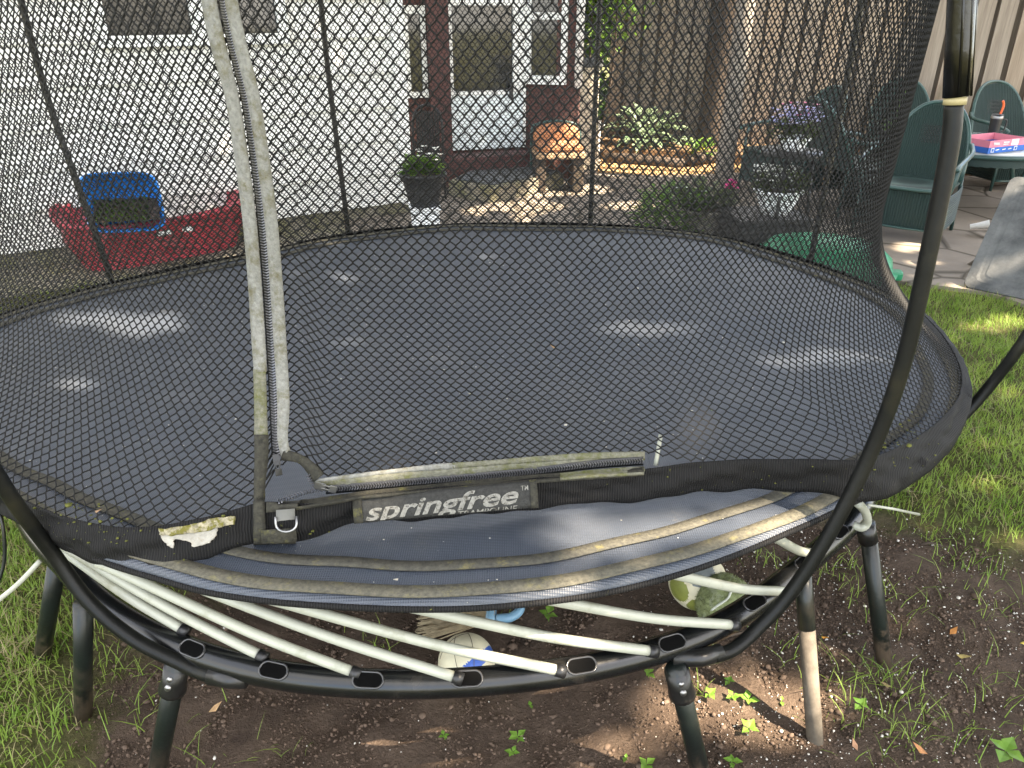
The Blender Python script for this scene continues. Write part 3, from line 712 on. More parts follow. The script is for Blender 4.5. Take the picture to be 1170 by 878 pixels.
pl_ = pole([(246, 774, .385), (226, 767, .385), (205, 757, .40), (154, 731, .44), (103, 689, .51), (60, 632, .62), (4, 555, .80), (-60, 440, 1.18), (-110, 300, 1.16)], .0148)
MB().tube([P(282, 776, .385), P(262, 776, .385), P(240, 772, .385)], .0185, 14).build('pole_socket', M['plastic'], pl_, True)
pole([(1080, 492, .52), (1103, 473, .56), (1135, 436, .66), (1172, 386, .80), (1235, 280, 1.05), (1290, 100, 2.0)], .0155)
for px, py, bow in ((395, 256, -.03), (675, 257, .0), (121, 318, -.10), (929, 300, .03)):
    b = P(px, py, .62); x = b[0]; y = b[1] + .03
    MB().tube(catmull([(x, y, .45), (x, y, .66), (x + bow * .5, y + .02, 1.0), (x + bow * .9, y + .03, 1.4), (x + bow * .7, y, 2.05)], 6), .0125, 10).build('net_pole', M['steel'], tramp, True)
# thin dark cord and wire by the left legs
MB().tube(catmull([P(58, 592, .6), P(66, 625, .5), P(80, 662, .42)], 5), .0035, 6).build('cord', M['black'], tramp, True)
MB().tube(catmull([P(-6, 575, .62), P(3, 600, .58), P(5, 640, .5), P(-4, 672, .44)], 5), .004, 6).build('cord', M['leg'], tramp, True)

# --- net: real cords knitted as mirrored zigzags
hem_px = [(0, 556, .72), (80, 592, .71), (130, 602, .71), (175, 603, .715), (240, 590, .73), (296, 572, .74), (305, 560, .75), (313, 536, .78), (330, 527, .79), (345, 527, .79), (366, 545, .765), (430, 540, .76), (500, 531, .76), (600, 523, .76), (735, 517, .76),
          (790, 528, .745), (850, 524, .74), (920, 524, .74), (985, 526, .735), (1045, 500, .70), (1080, 473, .685), (1096, 450, .675), (1098, 428, .67)]
hp = [P(*q) for q in hem_px]
back = [RIM.xyz(a, -.012, .014) for a in np.linspace(-.16, math.pi + .45, 28)]
HEM = Ring(hp + back, 1.6)
rb, zb_ = RIM.at(PH)
qx = np.cos(PH) * rb; qy = np.sin(PH) * rb
R1 = np.hypot(qx * .815, qy * np.where(qy < 0, .735, .90)); ph1 = np.arctan2(qy * np.where(qy < 0, .735, .90), qx * .815)
o = np.argsort(ph1); R1 = smooth(np.interp(PH, np.concatenate([ph1[o] - 2 * math.pi, ph1[o], ph1[o] + 2 * math.pi]), np.tile(R1[o], 3)), 24)
def NR(ph, z):
    """net radius at angle and height"""
    r0, z0 = HEM.at(ph); r1 = np.interp((np.asarray(ph) + math.pi) % (2 * math.pi) - math.pi, PH, R1)
    t = np.clip((z - z0) / (1.12 - z0), 0, 1); f = 1 - (1 - t) ** 1.95
    return r0 + (r1 - r0) * f + np.clip(z - 1.12, 0, 2) * .05
def NP(ph, z, off=0):
    r = NR(ph, z) + off; return np.stack([CEN[0] + r * np.cos(ph), CEN[1] + r * np.sin(ph), np.broadcast_to(z, np.shape(ph))], -1)
def net_hit(px, py, off=0.):
    """near-side point of the net (or just in front of it) on a pixel's ray"""
    d = ray(px, py); t = np.linspace(.6, 2.1, 1500); q = d[None] * t[:, None] + np.array([0, 0, CH])
    ph = np.arctan2(q[:, 1] - CEN[1], q[:, 0] - CEN[0]); g = np.hypot(q[:, 0] - CEN[0], q[:, 1] - CEN[1]) - NR(ph, q[:, 2]) - off
    s_ = np.where(g < 0)[0]; i = s_[0] if len(s_) else int(np.argmin(g)); return q[i]
ZT = 1.95
seg = np.linspace(-math.pi, math.pi, 4001); rseg = np.interp(seg, PH, R1); xy = np.stack([rseg * np.cos(seg), rseg * np.sin(seg)], 1)
al = np.concatenate([[0], np.cumsum(np.hypot(*np.diff(xy, axis=0).T))]); Ltot = al[-1]
WC_ = .0101; NS = int(round(Ltot / WC_ / 2)) * 2; WC_ = Ltot / NS
NR_ROW = 106
ppk = 4; K = NR_ROW * ppk
tt = np.arange(K + 1) / ppk                     # one unit = one cell height
tri = np.array([-1, -.72, 0, .72, 1, .72, 0, -.72]) if False else None
ph_c = np.cos(np.pi * tt * 1.0)                  # mirrored every unit/2
zig = np.sign(ph_c) * np.minimum(np.abs(ph_c) * 1.18, 1.0) * .97
zig = np.cos(np.pi * tt); zig = np.arcsin(zig * .97) / math.asin(.97); zig = np.sin(np.clip(zig * 1.06, -1, 1) * 1.25) / math.sin(1.25) * .97
vfrac = tt / NR_ROW; vz = .72 * vfrac + .28 * vfrac ** 2
allv = []; SD = 3
for s_i in range(NS):
    sg = 1 if s_i % 2 else -1
    arc = (s_i + .5) * WC_ + sg * zig * WC_ / 2 + .0006 * np.sin(tt * .9 + s_i * .37)
    ph = np.interp(arc % Ltot, al, seg); _, z0 = HEM.at(ph)
    z = z0 + (ZT - z0) * vz
    allv.append(NP(ph, z))
V = np.array(allv)                                # NS, K+1, 3
T = np.gradient(V, axis=1); T /= np.linalg.norm(T, axis=2, keepdims=True)
Nn = np.zeros_like(V); Nn[..., 0] = V[..., 0] - CEN[0]; Nn[..., 1] = V[..., 1] - CEN[1]; Nn[..., 2] = .0
Nn /= np.linalg.norm(Nn, axis=2, keepdims=True); Sd = np.cross(T, Nn); Sd /= np.linalg.norm(Sd, axis=2, keepdims=True)
rc = .0018
ringv = np.stack([V + (Nn * math.cos(a) + Sd * math.sin(a)) * rc for a in (math.pi / 2 + 0, math.pi / 2 + 2 * math.pi / 3, math.pi / 2 + 4 * math.pi / 3)], 2)
vv = ringv.reshape(-1, 3); base = (np.arange(NS)[:, None] * (K + 1) + np.arange(K)[None]).ravel() * SD
fs = np.concatenate([np.stack([base + a, base + (a + 1) % 3, base + SD + (a + 1) % 3, base + SD + a], 1) for a in range(3)])
net = npmesh('net', vv, fs, M['net'], tramp, True)
# knitted hem band round the foot of the net
low_px = [(0, 582, .63), (60, 617, .63), (110, 644, .63), (150, 655, .63), (182, 660, .63), (215, 645, .65), (262, 628, .663), (300, 618, .665), (335, 620, .665), (372, 606, .665), (408, 596, .665), (500, 590, .665), (610, 580, .665), (680, 573, .665), (735, 570, .665), (800, 562, .665), (860, 556, .665), (930, 562, .66),
          (985, 573, .64), (1010, 570, .63), (1050, 541, .62), (1088, 504, .625), (1106, 464, .635), (1100, 432, .645)]
lp = [P(*q) for q in low_px]
backl = [RIM.xyz(a, .006, -.014) for a in np.linspace(-.16, math.pi + .45, 28)]
LOW = Ring(lp + backl, 3)
top_px = [(0, 556, .72), (80, 592, .71), (130, 602, .71), (175, 603, .715), (240, 590, .73), (300, 572, .74), (360, 576, .735), (410, 566, .735), (500, 556, .735), (610, 546, .735), (735, 536, .735), (790, 528, .745), (850, 524, .74), (920, 524, .74), (985, 526, .735), (1045, 500, .70), (1080, 473, .685), (1096, 450, .675), (1098, 428, .67)]
TOPB = Ring([P(*q) for q in top_px] + back, 3)
Ah = np.linspace(-math.pi, math.pi, 1201); rows = []
tq = TOPB.xyz(Ah); lq = LOW.xyz(Ah); lq[:, 2] += .003 * np.sin(Ah * 31) + .002 * np.sin(Ah * 73 + 1); out = np.stack([np.cos(Ah), np.sin(Ah), 0 * Ah], 1)
for t in np.linspace(0, 1, 9):
    q = tq + (lq - tq) * t
    fold = (.0035 * np.sin(Ah * 47 + t * 9 + 2 * np.sin(Ah * 9)) + .005 * np.sin(Ah * 17 + 2 + 6 * t) + .003 * np.sin(Ah * 83 - 14 * t)) * math.sin(math.pi * t) ** .6
    q = q + out * (.006 * math.sin(math.pi * t) + fold)[:, None] + np.array([0, 0, 1]) * (.004 * math.sin(math.pi * t))
    phq = np.arctan2(q[:, 1] - CEN[1], q[:, 0] - CEN[0]); rq = np.hypot(q[:, 0] - CEN[0], q[:, 1] - CEN[1]); lim = RIM.at(phq)[0] + .008
    sc_ = np.where((q[:, 2] < ZM + .008) & (rq > lim - .05) & ((Ah > -.9) | (Ah < -2.3)), np.maximum(lim / rq, 1), 1); q[:, 0] = CEN[0] + (q[:, 0] - CEN[0]) * sc_; q[:, 1] = CEN[1] + (q[:, 1] - CEN[1]) * sc_
    rows.append(q)
m = MB(); m.slabsheet(rows, .004); hem = m.build('hem_band', M['knit'], net, True)
# --- zip door
from mathutils.bvhtree import BVHTree
BV = BVHTree.FromPolygons([tuple(v.co) for v in hem.data.vertices], [tuple(p.vertices) for p in hem.data.polygons])
net_only = net_hit
def net_hit(px, py, off=0.):
    d = Vector(ray(px, py)).normalized(); h = BV.ray_cast(Vector((0, 0, CH)), d)
    q = Vector(net_only(px, py, off))
    if h[0] is not None and h[3] < 2.1:
        b = h[0] - d * off
        if (b - Vector((0, 0, CH))).length < (q - Vector((0, 0, CH))).length: return np.array(b)
    return np.array(q)
def ribbon(name, left, right, mt, parent, off=.006, th=.003, n=10, wv_=0.0):
    """flat tape lying on the net between two picture edges"""
    Lp = catmull([(x, y, 0) for x, y in left], n); Rp = catmull([(x, y, 0) for x, y in right], n); rows = []
    for k in range(len(Lp)):
        row = []
        for t in (0, .33, .66, 1):
            q = Lp[k] * (1 - t) + Rp[k] * t; row.append(net_hit(q[0], q[1] + random.uniform(-wv_, wv_), off + .002 * math.sin(math.pi * t)))
        rows.append(row)
    m = MB(); m.slabsheet(rows, th); return m.build(name, mt, parent, True)
cl_ = [(248, -40), (252, 0), (262, 50), (277, 110), (288, 180), (297, 250), (303, 320), (308, 400), (311, 460), (314, 525)]
ribbon('zip_tape', [(x - 19 - 2 * (y < 100), y) for x, y in cl_[:-2]] + [(291, 425)], [(x - 4, y) for x, y in cl_[:-2]] + [(305, 425)], M['tape'], net)
ribbon('zip_tape', [(290, 422), (291, 460), (291, 500)], [(304, 422), (305, 460), (306, 500)], M['tape_moss'], net)
ribbon('zip_tape', [(291, 497), (291, 530), (290, 560), (290, 590), (290, 622)], [(307, 497), (306, 525), (302, 560), (303, 590), (304, 622)], M['tape_dark'], net, .010)
ribbon('zip_tape', [(x + 6, y) for x, y in cl_[:-1]] + [(317, 500), (322, 524)], [(x + 20, y) for x, y in cl_[:-1]] + [(329, 500), (333, 519)], M['tape'], net)
ribbon('zip_tape', [(320, 526), (332, 527), (343, 530), (352, 540), (358, 551)], [(325, 514), (340, 518), (352, 524), (362, 532), (370, 542)], M['tape_dark'], net, .007)
ribbon('zip_tape', [(358, 548), (400, 546), (450, 541), (500, 537), (560, 532), (620, 528), (680, 525), (735, 524)], [(362, 557), (400, 557), (450, 553), (500, 548), (560, 543), (620, 539), (680, 534), (735, 532)], M['tape_moss'], net, .008)
ribbon('zip_tape', [(358, 548), (400, 542), (450, 536), (500, 530), (520, 529)], [(358, 553), (400, 548), (450, 542), (500, 538), (520, 537)], M['tape'], net, .0075)
ribbon('zip_tape', [(516, 529), (560, 526), (620, 521), (680, 517), (737, 516)], [(516, 537), (560, 533), (620, 529), (680, 526), (737, 525)], M['tape_moss'], net, .0075)
ribbon('zip_tape', [(640, 541), (680, 537), (736, 533)], [(640, 549), (680, 546), (736, 543)], M['tape_moss'], net, .019)
ribbon('zip_tape', [(304, 574), (340, 572), (380, 567), (420, 561), (500, 553), (560, 547), (620, 542), (735, 534)], [(304, 586), (340, 583), (380, 577), (420, 570), (500, 563), (560, 557), (620, 552), (736, 544)], M['tape_dark'], net, .016)
# coil teeth
def teeth(path, off, step=3.2, half=4.0):
    pts = np.array(catmull([(x, y, 0) for x, y in path], 14)); d = np.concatenate([[0], np.cumsum(np.hypot(*np.diff(pts[:, :2], axis=0).T))])
    m = MB()
    for s_ in np.arange(0, d[-1], step):
        x = np.interp(s_, d, pts[:, 0]); y = np.interp(s_, d, pts[:, 1]); x2 = np.interp(min(s_ + 1, d[-1]), d, pts[:, 0]) - x; y2 = np.interp(min(s_ + 1, d[-1]), d, pts[:, 1]) - y
        l = math.hypot(x2, y2) or 1; tx, ty = x2 / l, y2 / l
        for sg in (-1, 1):
            a = net_hit(x + sg * ty * .2 + tx * 1.6, y - sg * tx * .2 + ty * 1.6, off); b = net_hit(x + sg * ty * half, y - sg * tx * half, off)
            m.tube([a, b], .0014, 5)
    return m.build('zip_teeth', M['zip'], net)
def strip_px(path, half, off, mt, name='zip_backing'):
    pts = np.array(catmull([(x, y, 0) for x, y in path], 6)); g = np.gradient(pts[:, :2], axis=0); g /= np.linalg.norm(g, axis=1, keepdims=True)
    a = pts[:, :2] + np.stack([-g[:, 1], g[:, 0]], 1) * half; b = pts[:, :2] - np.stack([-g[:, 1], g[:, 0]], 1) * half
    m = MB(); m.slabsheet([[net_hit(*q, off) for q in a], [net_hit(*q, off) for q in b]], .002); return m.build(name, mt, net, True)
zl = [(251, -40), (255, 0), (265, 50), (280, 110), (291, 180), (299, 250), (305, 320), (310, 400), (313, 460), (316, 522)]
strip_px(zl, 5.5, .003, M['plastic']); teeth(zl, .007)
zl2 = [(372, 560), (420, 556), (500, 549), (560, 544), (620, 538), (680, 531), (735, 527)]
strip_px(zl2, 5, .010, M['plastic'], 'zip_backing'); teeth(zl2, .014, 3.0, 2.6)
teeth([(318, 573), (335, 567), (352, 562), (372, 558)], .016, 3.4, 2.4); teeth([(352, 543), (356, 552), (362, 558)], .012, 3.2, 2.2)
def slider(name, c, ang_, L, mt):
    m = MB(); ca, sa = math.cos(ang_), math.sin(ang_)
    def pt(a, b, o): return net_hit(c[0] + a * ca - b * sa, c[1] + a * sa + b * ca, o)
    def slab(a0, a1, b0, b1, o0, o1):
        vs = [pt(a, b, o) for o in (o0, o1) for a, b in ((a0, b0), (a1, b0), (a1, b1), (a0, b1))]
        m.add(vs, [(0, 3, 2, 1), (4, 5, 6, 7), (0, 1, 5, 4), (1, 2, 6, 5), (2, 3, 7, 6), (3, 0, 4, 7)])
    slab(-7, 6, -4.2, 4.2, .018, .026); slab(1, L, -2.6, -1.2, .026, .029); slab(1, L, 1.2, 2.6, .026, .029); slab(L - 5, L + 3, -4, 4, .0265, .030)
    return m.build(name, mt, net, bevel=.0008)
slider('zip_slider', (316, 526), R(80), 15, M['black']); slider('zip_slider', (366, 556), R(14), 16, M['metal'])
# ring and tab
c = [net_hit(327 + 12 * math.cos(a), 599 + 9 * math.sin(a), .030) for a in np.linspace(0, math.pi, 9)] 
c = [net_hit(315, 591, .03)] + list(reversed(c)) + [net_hit(339, 590, .03)]
tabo = ribbon('strap_tab', [(316, 583), (316, 590), (316, 596)], [(337, 581), (337, 588), (337, 594)], plain('grey_strap', (.14, .14, .13), .8, .2), net, .026)
MB().tube(c, .0024, 8).build('strap_ring', M['metal'], tabo, True)
ribbon('strap_patch', [(299, 606), (299, 614), (300, 624)], [(338, 603), (339, 612), (338, 620)], M['tape_dark'], net, .022)
# --- logo patch with its lettering
PTN = np.array([.05, -.78, .62]); PTN /= np.linalg.norm(PTN)
PTD = max(float(np.dot(PTN, net_hit(x, y, .0))) for x in range(410, 614, 12) for y in range(556, 596, 5)) + .004
def patch_pt(u, v, off=0):
    """u along, v up (0 foot - 1 top) on the sewn patch, slightly padded"""
    tl, tr_, br_, bl = (406, 568), (612, 549), (614, 580), (408, 598)
    x = (tl[0] * (1 - u) + tr_[0] * u) * v + (bl[0] * (1 - u) + br_[0] * u) * (1 - v); y = (tl[1] * (1 - u) + tr_[1] * u) * v + (bl[1] * (1 - u) + br_[1] * u) * (1 - v)
    d = ray(x, y); o_ = np.array([0, 0, CH]); t = (PTD - np.dot(PTN, o_)) / np.dot(d, PTN); q = o_ + d * t
    bul = .006 * math.sin(math.pi * min(max(v, 0), 1)) ** .6 if 0 < v < 1 else 0
    return q + PTN * (bul + off)
rows = [[patch_pt(u, v) for u in np.linspace(0, 1, 25)] for v in np.linspace(1, 0, 9)]
m = MB(); m.slabsheet(rows, -.004)
patch = m.build('logo_patch', M['patch'], net, True)
for u0_, u1_ in ((-.015, .035), (.965, 1.005)):
    m = MB(); m.slabsheet([[patch_pt(u, v, .0025) for u in (u0_, (u0_ + u1_) / 2, u1_)] for v in np.linspace(1.04, -.02, 7)], -.003); m.build('patch_binding', M['tape_dark'], patch, True)
def text_mesh(s_, size, shear, offset):
    cu = bpy.data.curves.new('lettering', 'FONT'); cu.body = s_; cu.size = size; cu.shear = shear; cu.offset = offset; cu.resolution_u = 4
    o = bpy.data.objects.new('lettering', cu); SC.collection.objects.link(o)
    dg = bpy.context.evaluated_depsgraph_get(); dg.update(); me = bpy.data.meshes.new_from_object(o.evaluated_get(dg))
    bpy.data.objects.remove(o); return me
def put_text(s_, u0_, u1_, v0, v1, shear, offset, clipv, tilt=0):
    me = text_mesh(s_, 1, shear, offset); bm = bmesh.new(); bm.from_mesh(me)
    xs_ = [v.co.x for v in bm.verts]; x0, x1 = min(xs_), max(xs_)
    ys_ = [v.co.y for v in bm.verts]; y1 = max(ys_)
    for v in bm.verts:
        v.co.x = u0_ + (u1_ - u0_) * (v.co.x - x0) / (x1 - x0); v.co.y = v0 + (v1 - v0) * v.co.y / y1 + tilt * (v.co.x - .5)
    g = bm.verts[:] + bm.edges[:] + bm.faces[:]
    bmesh.ops.bisect_plane(bm, geom=g, plane_co=(0, clipv, 0), plane_no=(0, 1, 0), clear_inner=True)
    bmesh.ops.subdivide_edges(bm, edges=[e for e in bm.edges if e.calc_length() > .03], cuts=2)
    for v in bm.verts: v.co = Vector(patch_pt(v.co.x, v.co.y, .0012))
    me2 = bpy.data.meshes.new('lettering'); bm.to_mesh(me2); bm.free(); return me2
link('logo_lettering', put_text('springfree', .05, .90, .15, .80, .32, .022, .03, .20), M['logo'], patch)
link('logo_lettering', put_text('TM', .915, .955, .66, .84, 0, .01, .02), M['logo'], patch)
link('logo_lettering', put_text('TRAMPOLINE', .56, .89, -.10, .10, .2, .01, .025, .1), M['logo'], patch)
# ================================================================== THINGS UNDER THE TRAMPOLINE
def sphere_faces(r, n=3):
    bm = bmesh.new(); bmesh.ops.create_icosphere(bm, subdivisions=n, radius=r); return bm
def ball(name, label, cat, c, r, mats, assign, seam=None, sub=5):
    t = thing(name, label, cat, None, (c[0], c[1], c[2]))
    bm = sphere_faces(r, sub); groups = {}
    bm.faces.ensure_lookup_table()
    for f in bm.faces:
        groups.setdefault(assign(f.calc_center_median().normalized()), []).append([v.co.copy() for v in f.verts])
    bm.free()
    for g, fl_ in groups.items():
        m = MB(); idx = {}; 
        for tri_ in fl_:
            f = []
            for co_ in tri_:
                k = (round(co_.x, 6), round(co_.y, 6), round(co_.z, 6))
                if k not in idx: idx[k] = len(m.v); m.v.append(tuple(co_))
                f.append(idx[k])
            m.f.append(tuple(f))
        m.build('shell' if g == 0 else 'panel', mats[g], t, True)
    if seam:
        for s_ in seam:
            MB().tube([Vector(p).normalized() * r * 1.003 for p in s_], r * .012, 6).build('seam', M['legdirt'] if name == 'volleyball' else M['seam'], t, True)
    return t
def arc(a, b, n=14):
    a, b = Vector(a).normalized(), Vector(b).normalized(); return [a.slerp(b, k / n) if False else (a * (1 - k / n) + b * (k / n)).normalized() for k in range(n + 1)]
toc = (Vector((0, 0, CH)))
bc = Vector(P(533, 757, .07)); vdir = (toc - bc).normalized(); rt = Vector((1, 0, 0)); upv = vdir.cross(rt) * -1 if vdir.cross(rt).z < 0 else vdir.cross(rt)
upv = (Vector((0, 0, 1)) - vdir * vdir.z).normalized()
def bd(x, y): # direction on the ball as seen
    z = math.sqrt(max(0, 1 - x * x - y * y)); return (rt * x + upv * y + vdir * z).normalized()
def as_v(n):
    x, y = n.dot(rt), n.dot(upv)
    return 1 if n.dot(vdir) > .1 and (abs((y - .15) - .75 * (x - .62)) < .24 and x > -.05 and y < .5) else 0
ball('volleyball', 'cream ball with a blue panel lying on the soil behind the frame', 'ball', bc, .074, {0: M['ball'], 1: M['ballblue']}, as_v,
     [arc(bd(-.9, .1), bd(.1, .95)), arc(bd(.1, .95), bd(.25, -.2)), arc(bd(-.35, .85), bd(-.2, -.5))])
bc2 = Vector(P(797, 664, .085)); vdir = (toc - bc2).normalized(); upv = (Vector((0, 0, 1)) - vdir * vdir.z).normalized()
pc = [bd(.1, .25), bd(-.75, -.35), bd(.2, -.85), bd(.9, -.1)]
def as_s(n):
    if n.dot(pc[0]) > .88: return 1
    if n.dot(pc[1]) > .9 or n.dot(pc[2]) > .9: return 2
    return 0
ball('soccer_ball', 'old cream and olive ball half hidden under the mat edge', 'ball', bc2, .085, {0: M['ball'], 1: M['ballgrey'], 2: M['ballgreen']}, as_s)
bc3 = Vector(P(827, 688, .085)); vdir = (toc - bc3).normalized(); upv = (Vector((0, 0, 1)) - vdir * vdir.z).normalized()
tb = ball('tennis_ball', 'big fuzzy green ball with a pale curved seam beside the frame', 'ball', bc3, .079, {0: M['felt']}, lambda n: 0, None)
MB().tube([Vector(p) * .0795 for p in catmull([tuple(bd(-.75, -.62)), tuple(bd(-.3, -.2)), tuple(bd(.1, .1)), tuple(bd(.2, .35)), tuple(bd(.5, .55)), tuple(bd(.9, .4))], 6)], .0035, 6).build('seam', M['seam'], tb, True)
fz = MB()
for k in range(3500):
    n = Vector(rng.normal(size=3)).normalized(); d = (n + Vector(rng.normal(size=3)) * .5).normalized()
    fz.leaf(n * .0785, d, (rng.normal(), rng.normal(), 1), .007, .0022)
fz.build('fuzz', M['felt'], tb)
br = thing('broom', 'old straw broom head with a pale blue plastic cap lying on soil', 'broom')
b0 = Vector(P(566, 697, .06)); b1 = Vector(P(500, 702, .04)); ax = (b1 - b0).normalized(); sdw = ax.cross(Vector((0, 0, 1))).normalized()
m = MB()
for k in range(420):
    a = random.uniform(-1, 1); zz = random.uniform(-1, 1); s_ = b0 + sdw * a * .030 + Vector((0, 0, zz * .012))
    e_ = b1 + ax * random.uniform(-.02, .06) + sdw * (a * .075 + random.uniform(-.01, .01)) + Vector((0, 0, zz * .02 - .012))
    m.tube([s_, e_], .0011, 3, cap=False)
m.build('bristles', M['bristle'], br)
cap = MB(); 
pts = [b0 - sdw * .036 - ax * .005, b0 - sdw * .034 - ax * .045, b0 - sdw * .01 - ax * .07, b0 + sdw * .02 - ax * .066, b0 + sdw * .036 - ax * .04, b0 + sdw * .04 - ax * .0]
cap.tube(catmull(pts, 6), .013, 10); cap.tube([b0 - sdw * .046 + ax * .012, b0 + sdw * .046 + ax * .012], [.016, .016], 12)
cap.build('broom_cap', M['bluebr'], br, True)
# piece of birch bark on the net band
bk = thing('bark_piece', 'torn pale bark strip with yellow moss lying on the net band', 'bark')
def bpoly(px, off, th, name, mt):
    jp = []
    for k_ in range(len(px)):
        a, b = px[k_], px[(k_ + 1) % len(px)]
        for t in (0, .33, .66): jp.append((a[0] + (b[0] - a[0]) * t + random.uniform(-.9, .9), a[1] + (b[1] - a[1]) * t + random.uniform(-.9, .9)))
    pts = [net_or_band(*q, off + random.uniform(-.001, .001)) for q in jp]; n = len(pts); nrm = Vector((0, -.75, .65)).normalized()
    m = MB(); m.add(pts + [tuple(Vector(p) + nrm * th) for p in pts], [tuple(reversed(range(n))), tuple(range(n, 2 * n))] + [(i, (i + 1) % n, n + (i + 1) % n, n + i) for i in range(n)])
    return m.build(name, mt, bk)
BKP = np.array([.08, -.75, .66]); BKP /= np.linalg.norm(BKP); BKD = max(float(np.dot(BKP, net_hit(x, y, 0))) for x in range(185, 270, 8) for y in range(594, 626, 5)) - .004
def net_or_band(px, py, off):
    d = ray(px, py); pln = np.array([.08, -.75, .66]); pln /= np.linalg.norm(pln); q0 = pln * (BKD + off)
    o_ = np.array([0, 0, CH]); t = np.dot(q0 - o_, pln) / np.dot(d, pln); return tuple(o_ + d * t)
bpoly([(183, 607), (187, 618), (192, 624), (198, 626), (199, 618), (204, 616), (211, 618), (217, 619), (222, 626), (232, 623), (240, 620), (246, 614), (249, 606), (249, 601), (230, 604), (205, 611)], .0, .003, 'underside', M['bark'])
bpoly([(183, 605), (184, 611), (196, 613), (215, 610), (235, 607), (252, 603), (268, 600), (270, 590), (256, 591), (240, 594), (222, 599), (205, 603)], .004, .006, 'mossy_top', M['barkmoss'])
# ------------------------------------------------------------------ seedlings
SEED = [(627, 710, 1.3, 'seedling on dark soil right of the blue broom cap'), (740, 774, .8, 'seedling just left of the front frame leg'), (810, 797, .9, 'seedling nearest the front leg on its right side'), (833, 778, .7, 'small upright seedling under the right pole foot'),
        (838, 799, .9, 'wide seedling in the shade above the sunlit patch'), (856, 802, 1.0, 'seedling at the upper edge of the sunlit soil'), (854, 838, 1.1, 'bright seedling alone in the middle of sunlit soil'), (739, 872, .9, 'seedling left of the front leg at the bottom'),
        (834, 876, .9, 'seedling cut by the bottom edge right of the leg'), (982, 810, 1.0, 'bright seedling right of the dirty pale leg'), (591, 842, .9, 'seedling standing between two small sprouts below the frame'), (508, 842, .7, 'lone seedling in the soil left below the frame'),
        (585, 858, .7, 'sprout close in front of a larger seedling'), (714, 860, .6, 'thin sprout beside the sunlit soil edge'), (606, 803, .55, 'tiny sprout just below the middle of the frame'), (893, 798, .6, 'low flat sprout close to the dirty pale leg'), (1146, 868, 1.8, 'long leaved sprout at the lower right corner')]
for px, py, sc, lab in SEED:
    q = P(px, py, .012); m = MB(); b = Vector((q[0], q[1], gh(q[0], q[1]) - .005)); top = b + Vector((random.uniform(-.004, .004), 0, .028 * sc))
    o = MB().tube([b, b.lerp(top, .5) + Vector((.002, 0, 0)), top], .0011, 5).build('seedling', M['leafsprout']); tag(o, lab, 'seedling', 'seedlings sprouting in the soil')
    a0 = random.uniform(0, 6); n = 4 if sc > .65 else 2; m = MB()
    for k in range(n):
        a = a0 + k * 2 * math.pi / n + random.uniform(-.3, .3); L = .026 * sc * random.uniform(.75, 1.15)
        m.leaf(top - Vector((0, 0, .004 * (k % 2))), (math.cos(a), math.sin(a), .45), (0, 0, 1), L, L * .72, .25)
    m.build('leaves', M['leafsprout'], o)
# ================================================================== BACKGROUND THINGS
def onwall(s, off, z=0): return wall_pt(s, off, z)
# red tub (a faded toy boat) and blue bin
tp = P(175, 300, .0)
tub = thing('toy_boat', 'faded red plastic toy boat lying at the foot of the white wall', 'toy boat')
L_ = Vector(D(76, 266, 4.72)); Rr = Vector(D(292, 250, 5.5)); zt_ = (L_.z + Rr.z) / 2
base = Vector((L_.x, L_.y, 0)); endp = Vector((Rr.x, Rr.y, 0)); dx = (endp - base); ln = dx.length; dx.normalize(); dy = Vector((-dx.y, dx.x, 0))
def hull(w_, z_, k, inset=0):
    out = []
    for i in range(33):
        a = 2 * math.pi * i / 32; cx_ = math.cos(a); sx_ = math.sin(a)
        X = ln / 2 + (ln / 2 - inset) * k * math.copysign(abs(cx_) ** .55, cx_); Y = (w_ - inset) * k * math.copysign(abs(sx_) ** .6, sx_)
        rise = (.05 * (abs(X - ln / 2) / (ln / 2)) ** 2 + .09 * max(0, sx_)) if z_ > .2 else 0
        out.append(base + dx * X + dy * (Y + .28) + Vector((0, 0, z_ + rise)))
    return out
zr = L_.z - .02
rows = [hull(.28, .02, .84), hull(.28, zr * .5, .93), hull(.28, zr * .52, .955), hull(.28, zr, 1.0), hull(.28, zr + .008, 1.03), hull(.28, zr - .03, 1.035), hull(.28, zr - .03, 1.0, .0), hull(.28, zr + .006, .97, .02), hull(.28, zr * .4, .88, .02), hull(.28, .05, .8, .02)]
m = MB(); m.sheet(rows); m.build('hull', M['red'], tub, True)
for s_, hw in ((.47, .09), (.60, .07)):
    q = base + dx * ln * s_ + dy * (-.004); MB().box(q + Vector((0, 0, zr * .74)), (hw, .008, .03), math.atan2(dx.y, dx.x)).build('hull_mark', M['whitecard'], tub)
bn = thing('planter_bin', 'bright blue plastic bin of soil and sprouts tipped inside the red boat', 'bin')
bl, br_ = Vector(D(104, 266, 4.74)), Vector(D(190, 262, 4.90)); bt = Vector(D(100, 198, 4.78)); 
wv = (br_ - bl); W_ = wv.length; wx_ = wv.normalized(); hz = (bt.z - bl.z); dn = Vector((-wx_.y, wx_.x, 0))
def brow(k, d_, z0, z1, r=.06):
    # rounded rectangle facing the camera, at depth d_
    out = []
    for i in range(29):
        a = 2 * math.pi * i / 28; cx_, sx_ = math.cos(a), math.sin(a)
        X = W_ / 2 + W_ / 2 * k * math.copysign(abs(cx_) ** .4, cx_); Z = (z0 + z1) / 2 + (z1 - z0) / 2 * k * math.copysign(abs(sx_) ** .4, sx_)
        out.append(bl + wx_ * X + dn * d_ + Vector((0, 0, Z + d_ * -.25)))
    return out
rows = [brow(1.0, .0, 0, hz), brow(1.05, .0, 0, hz), brow(1.05, .02, 0, hz), brow(.99, .02, 0, hz), brow(.86, .30, 0, hz), brow(.02, .31, 0, hz)]
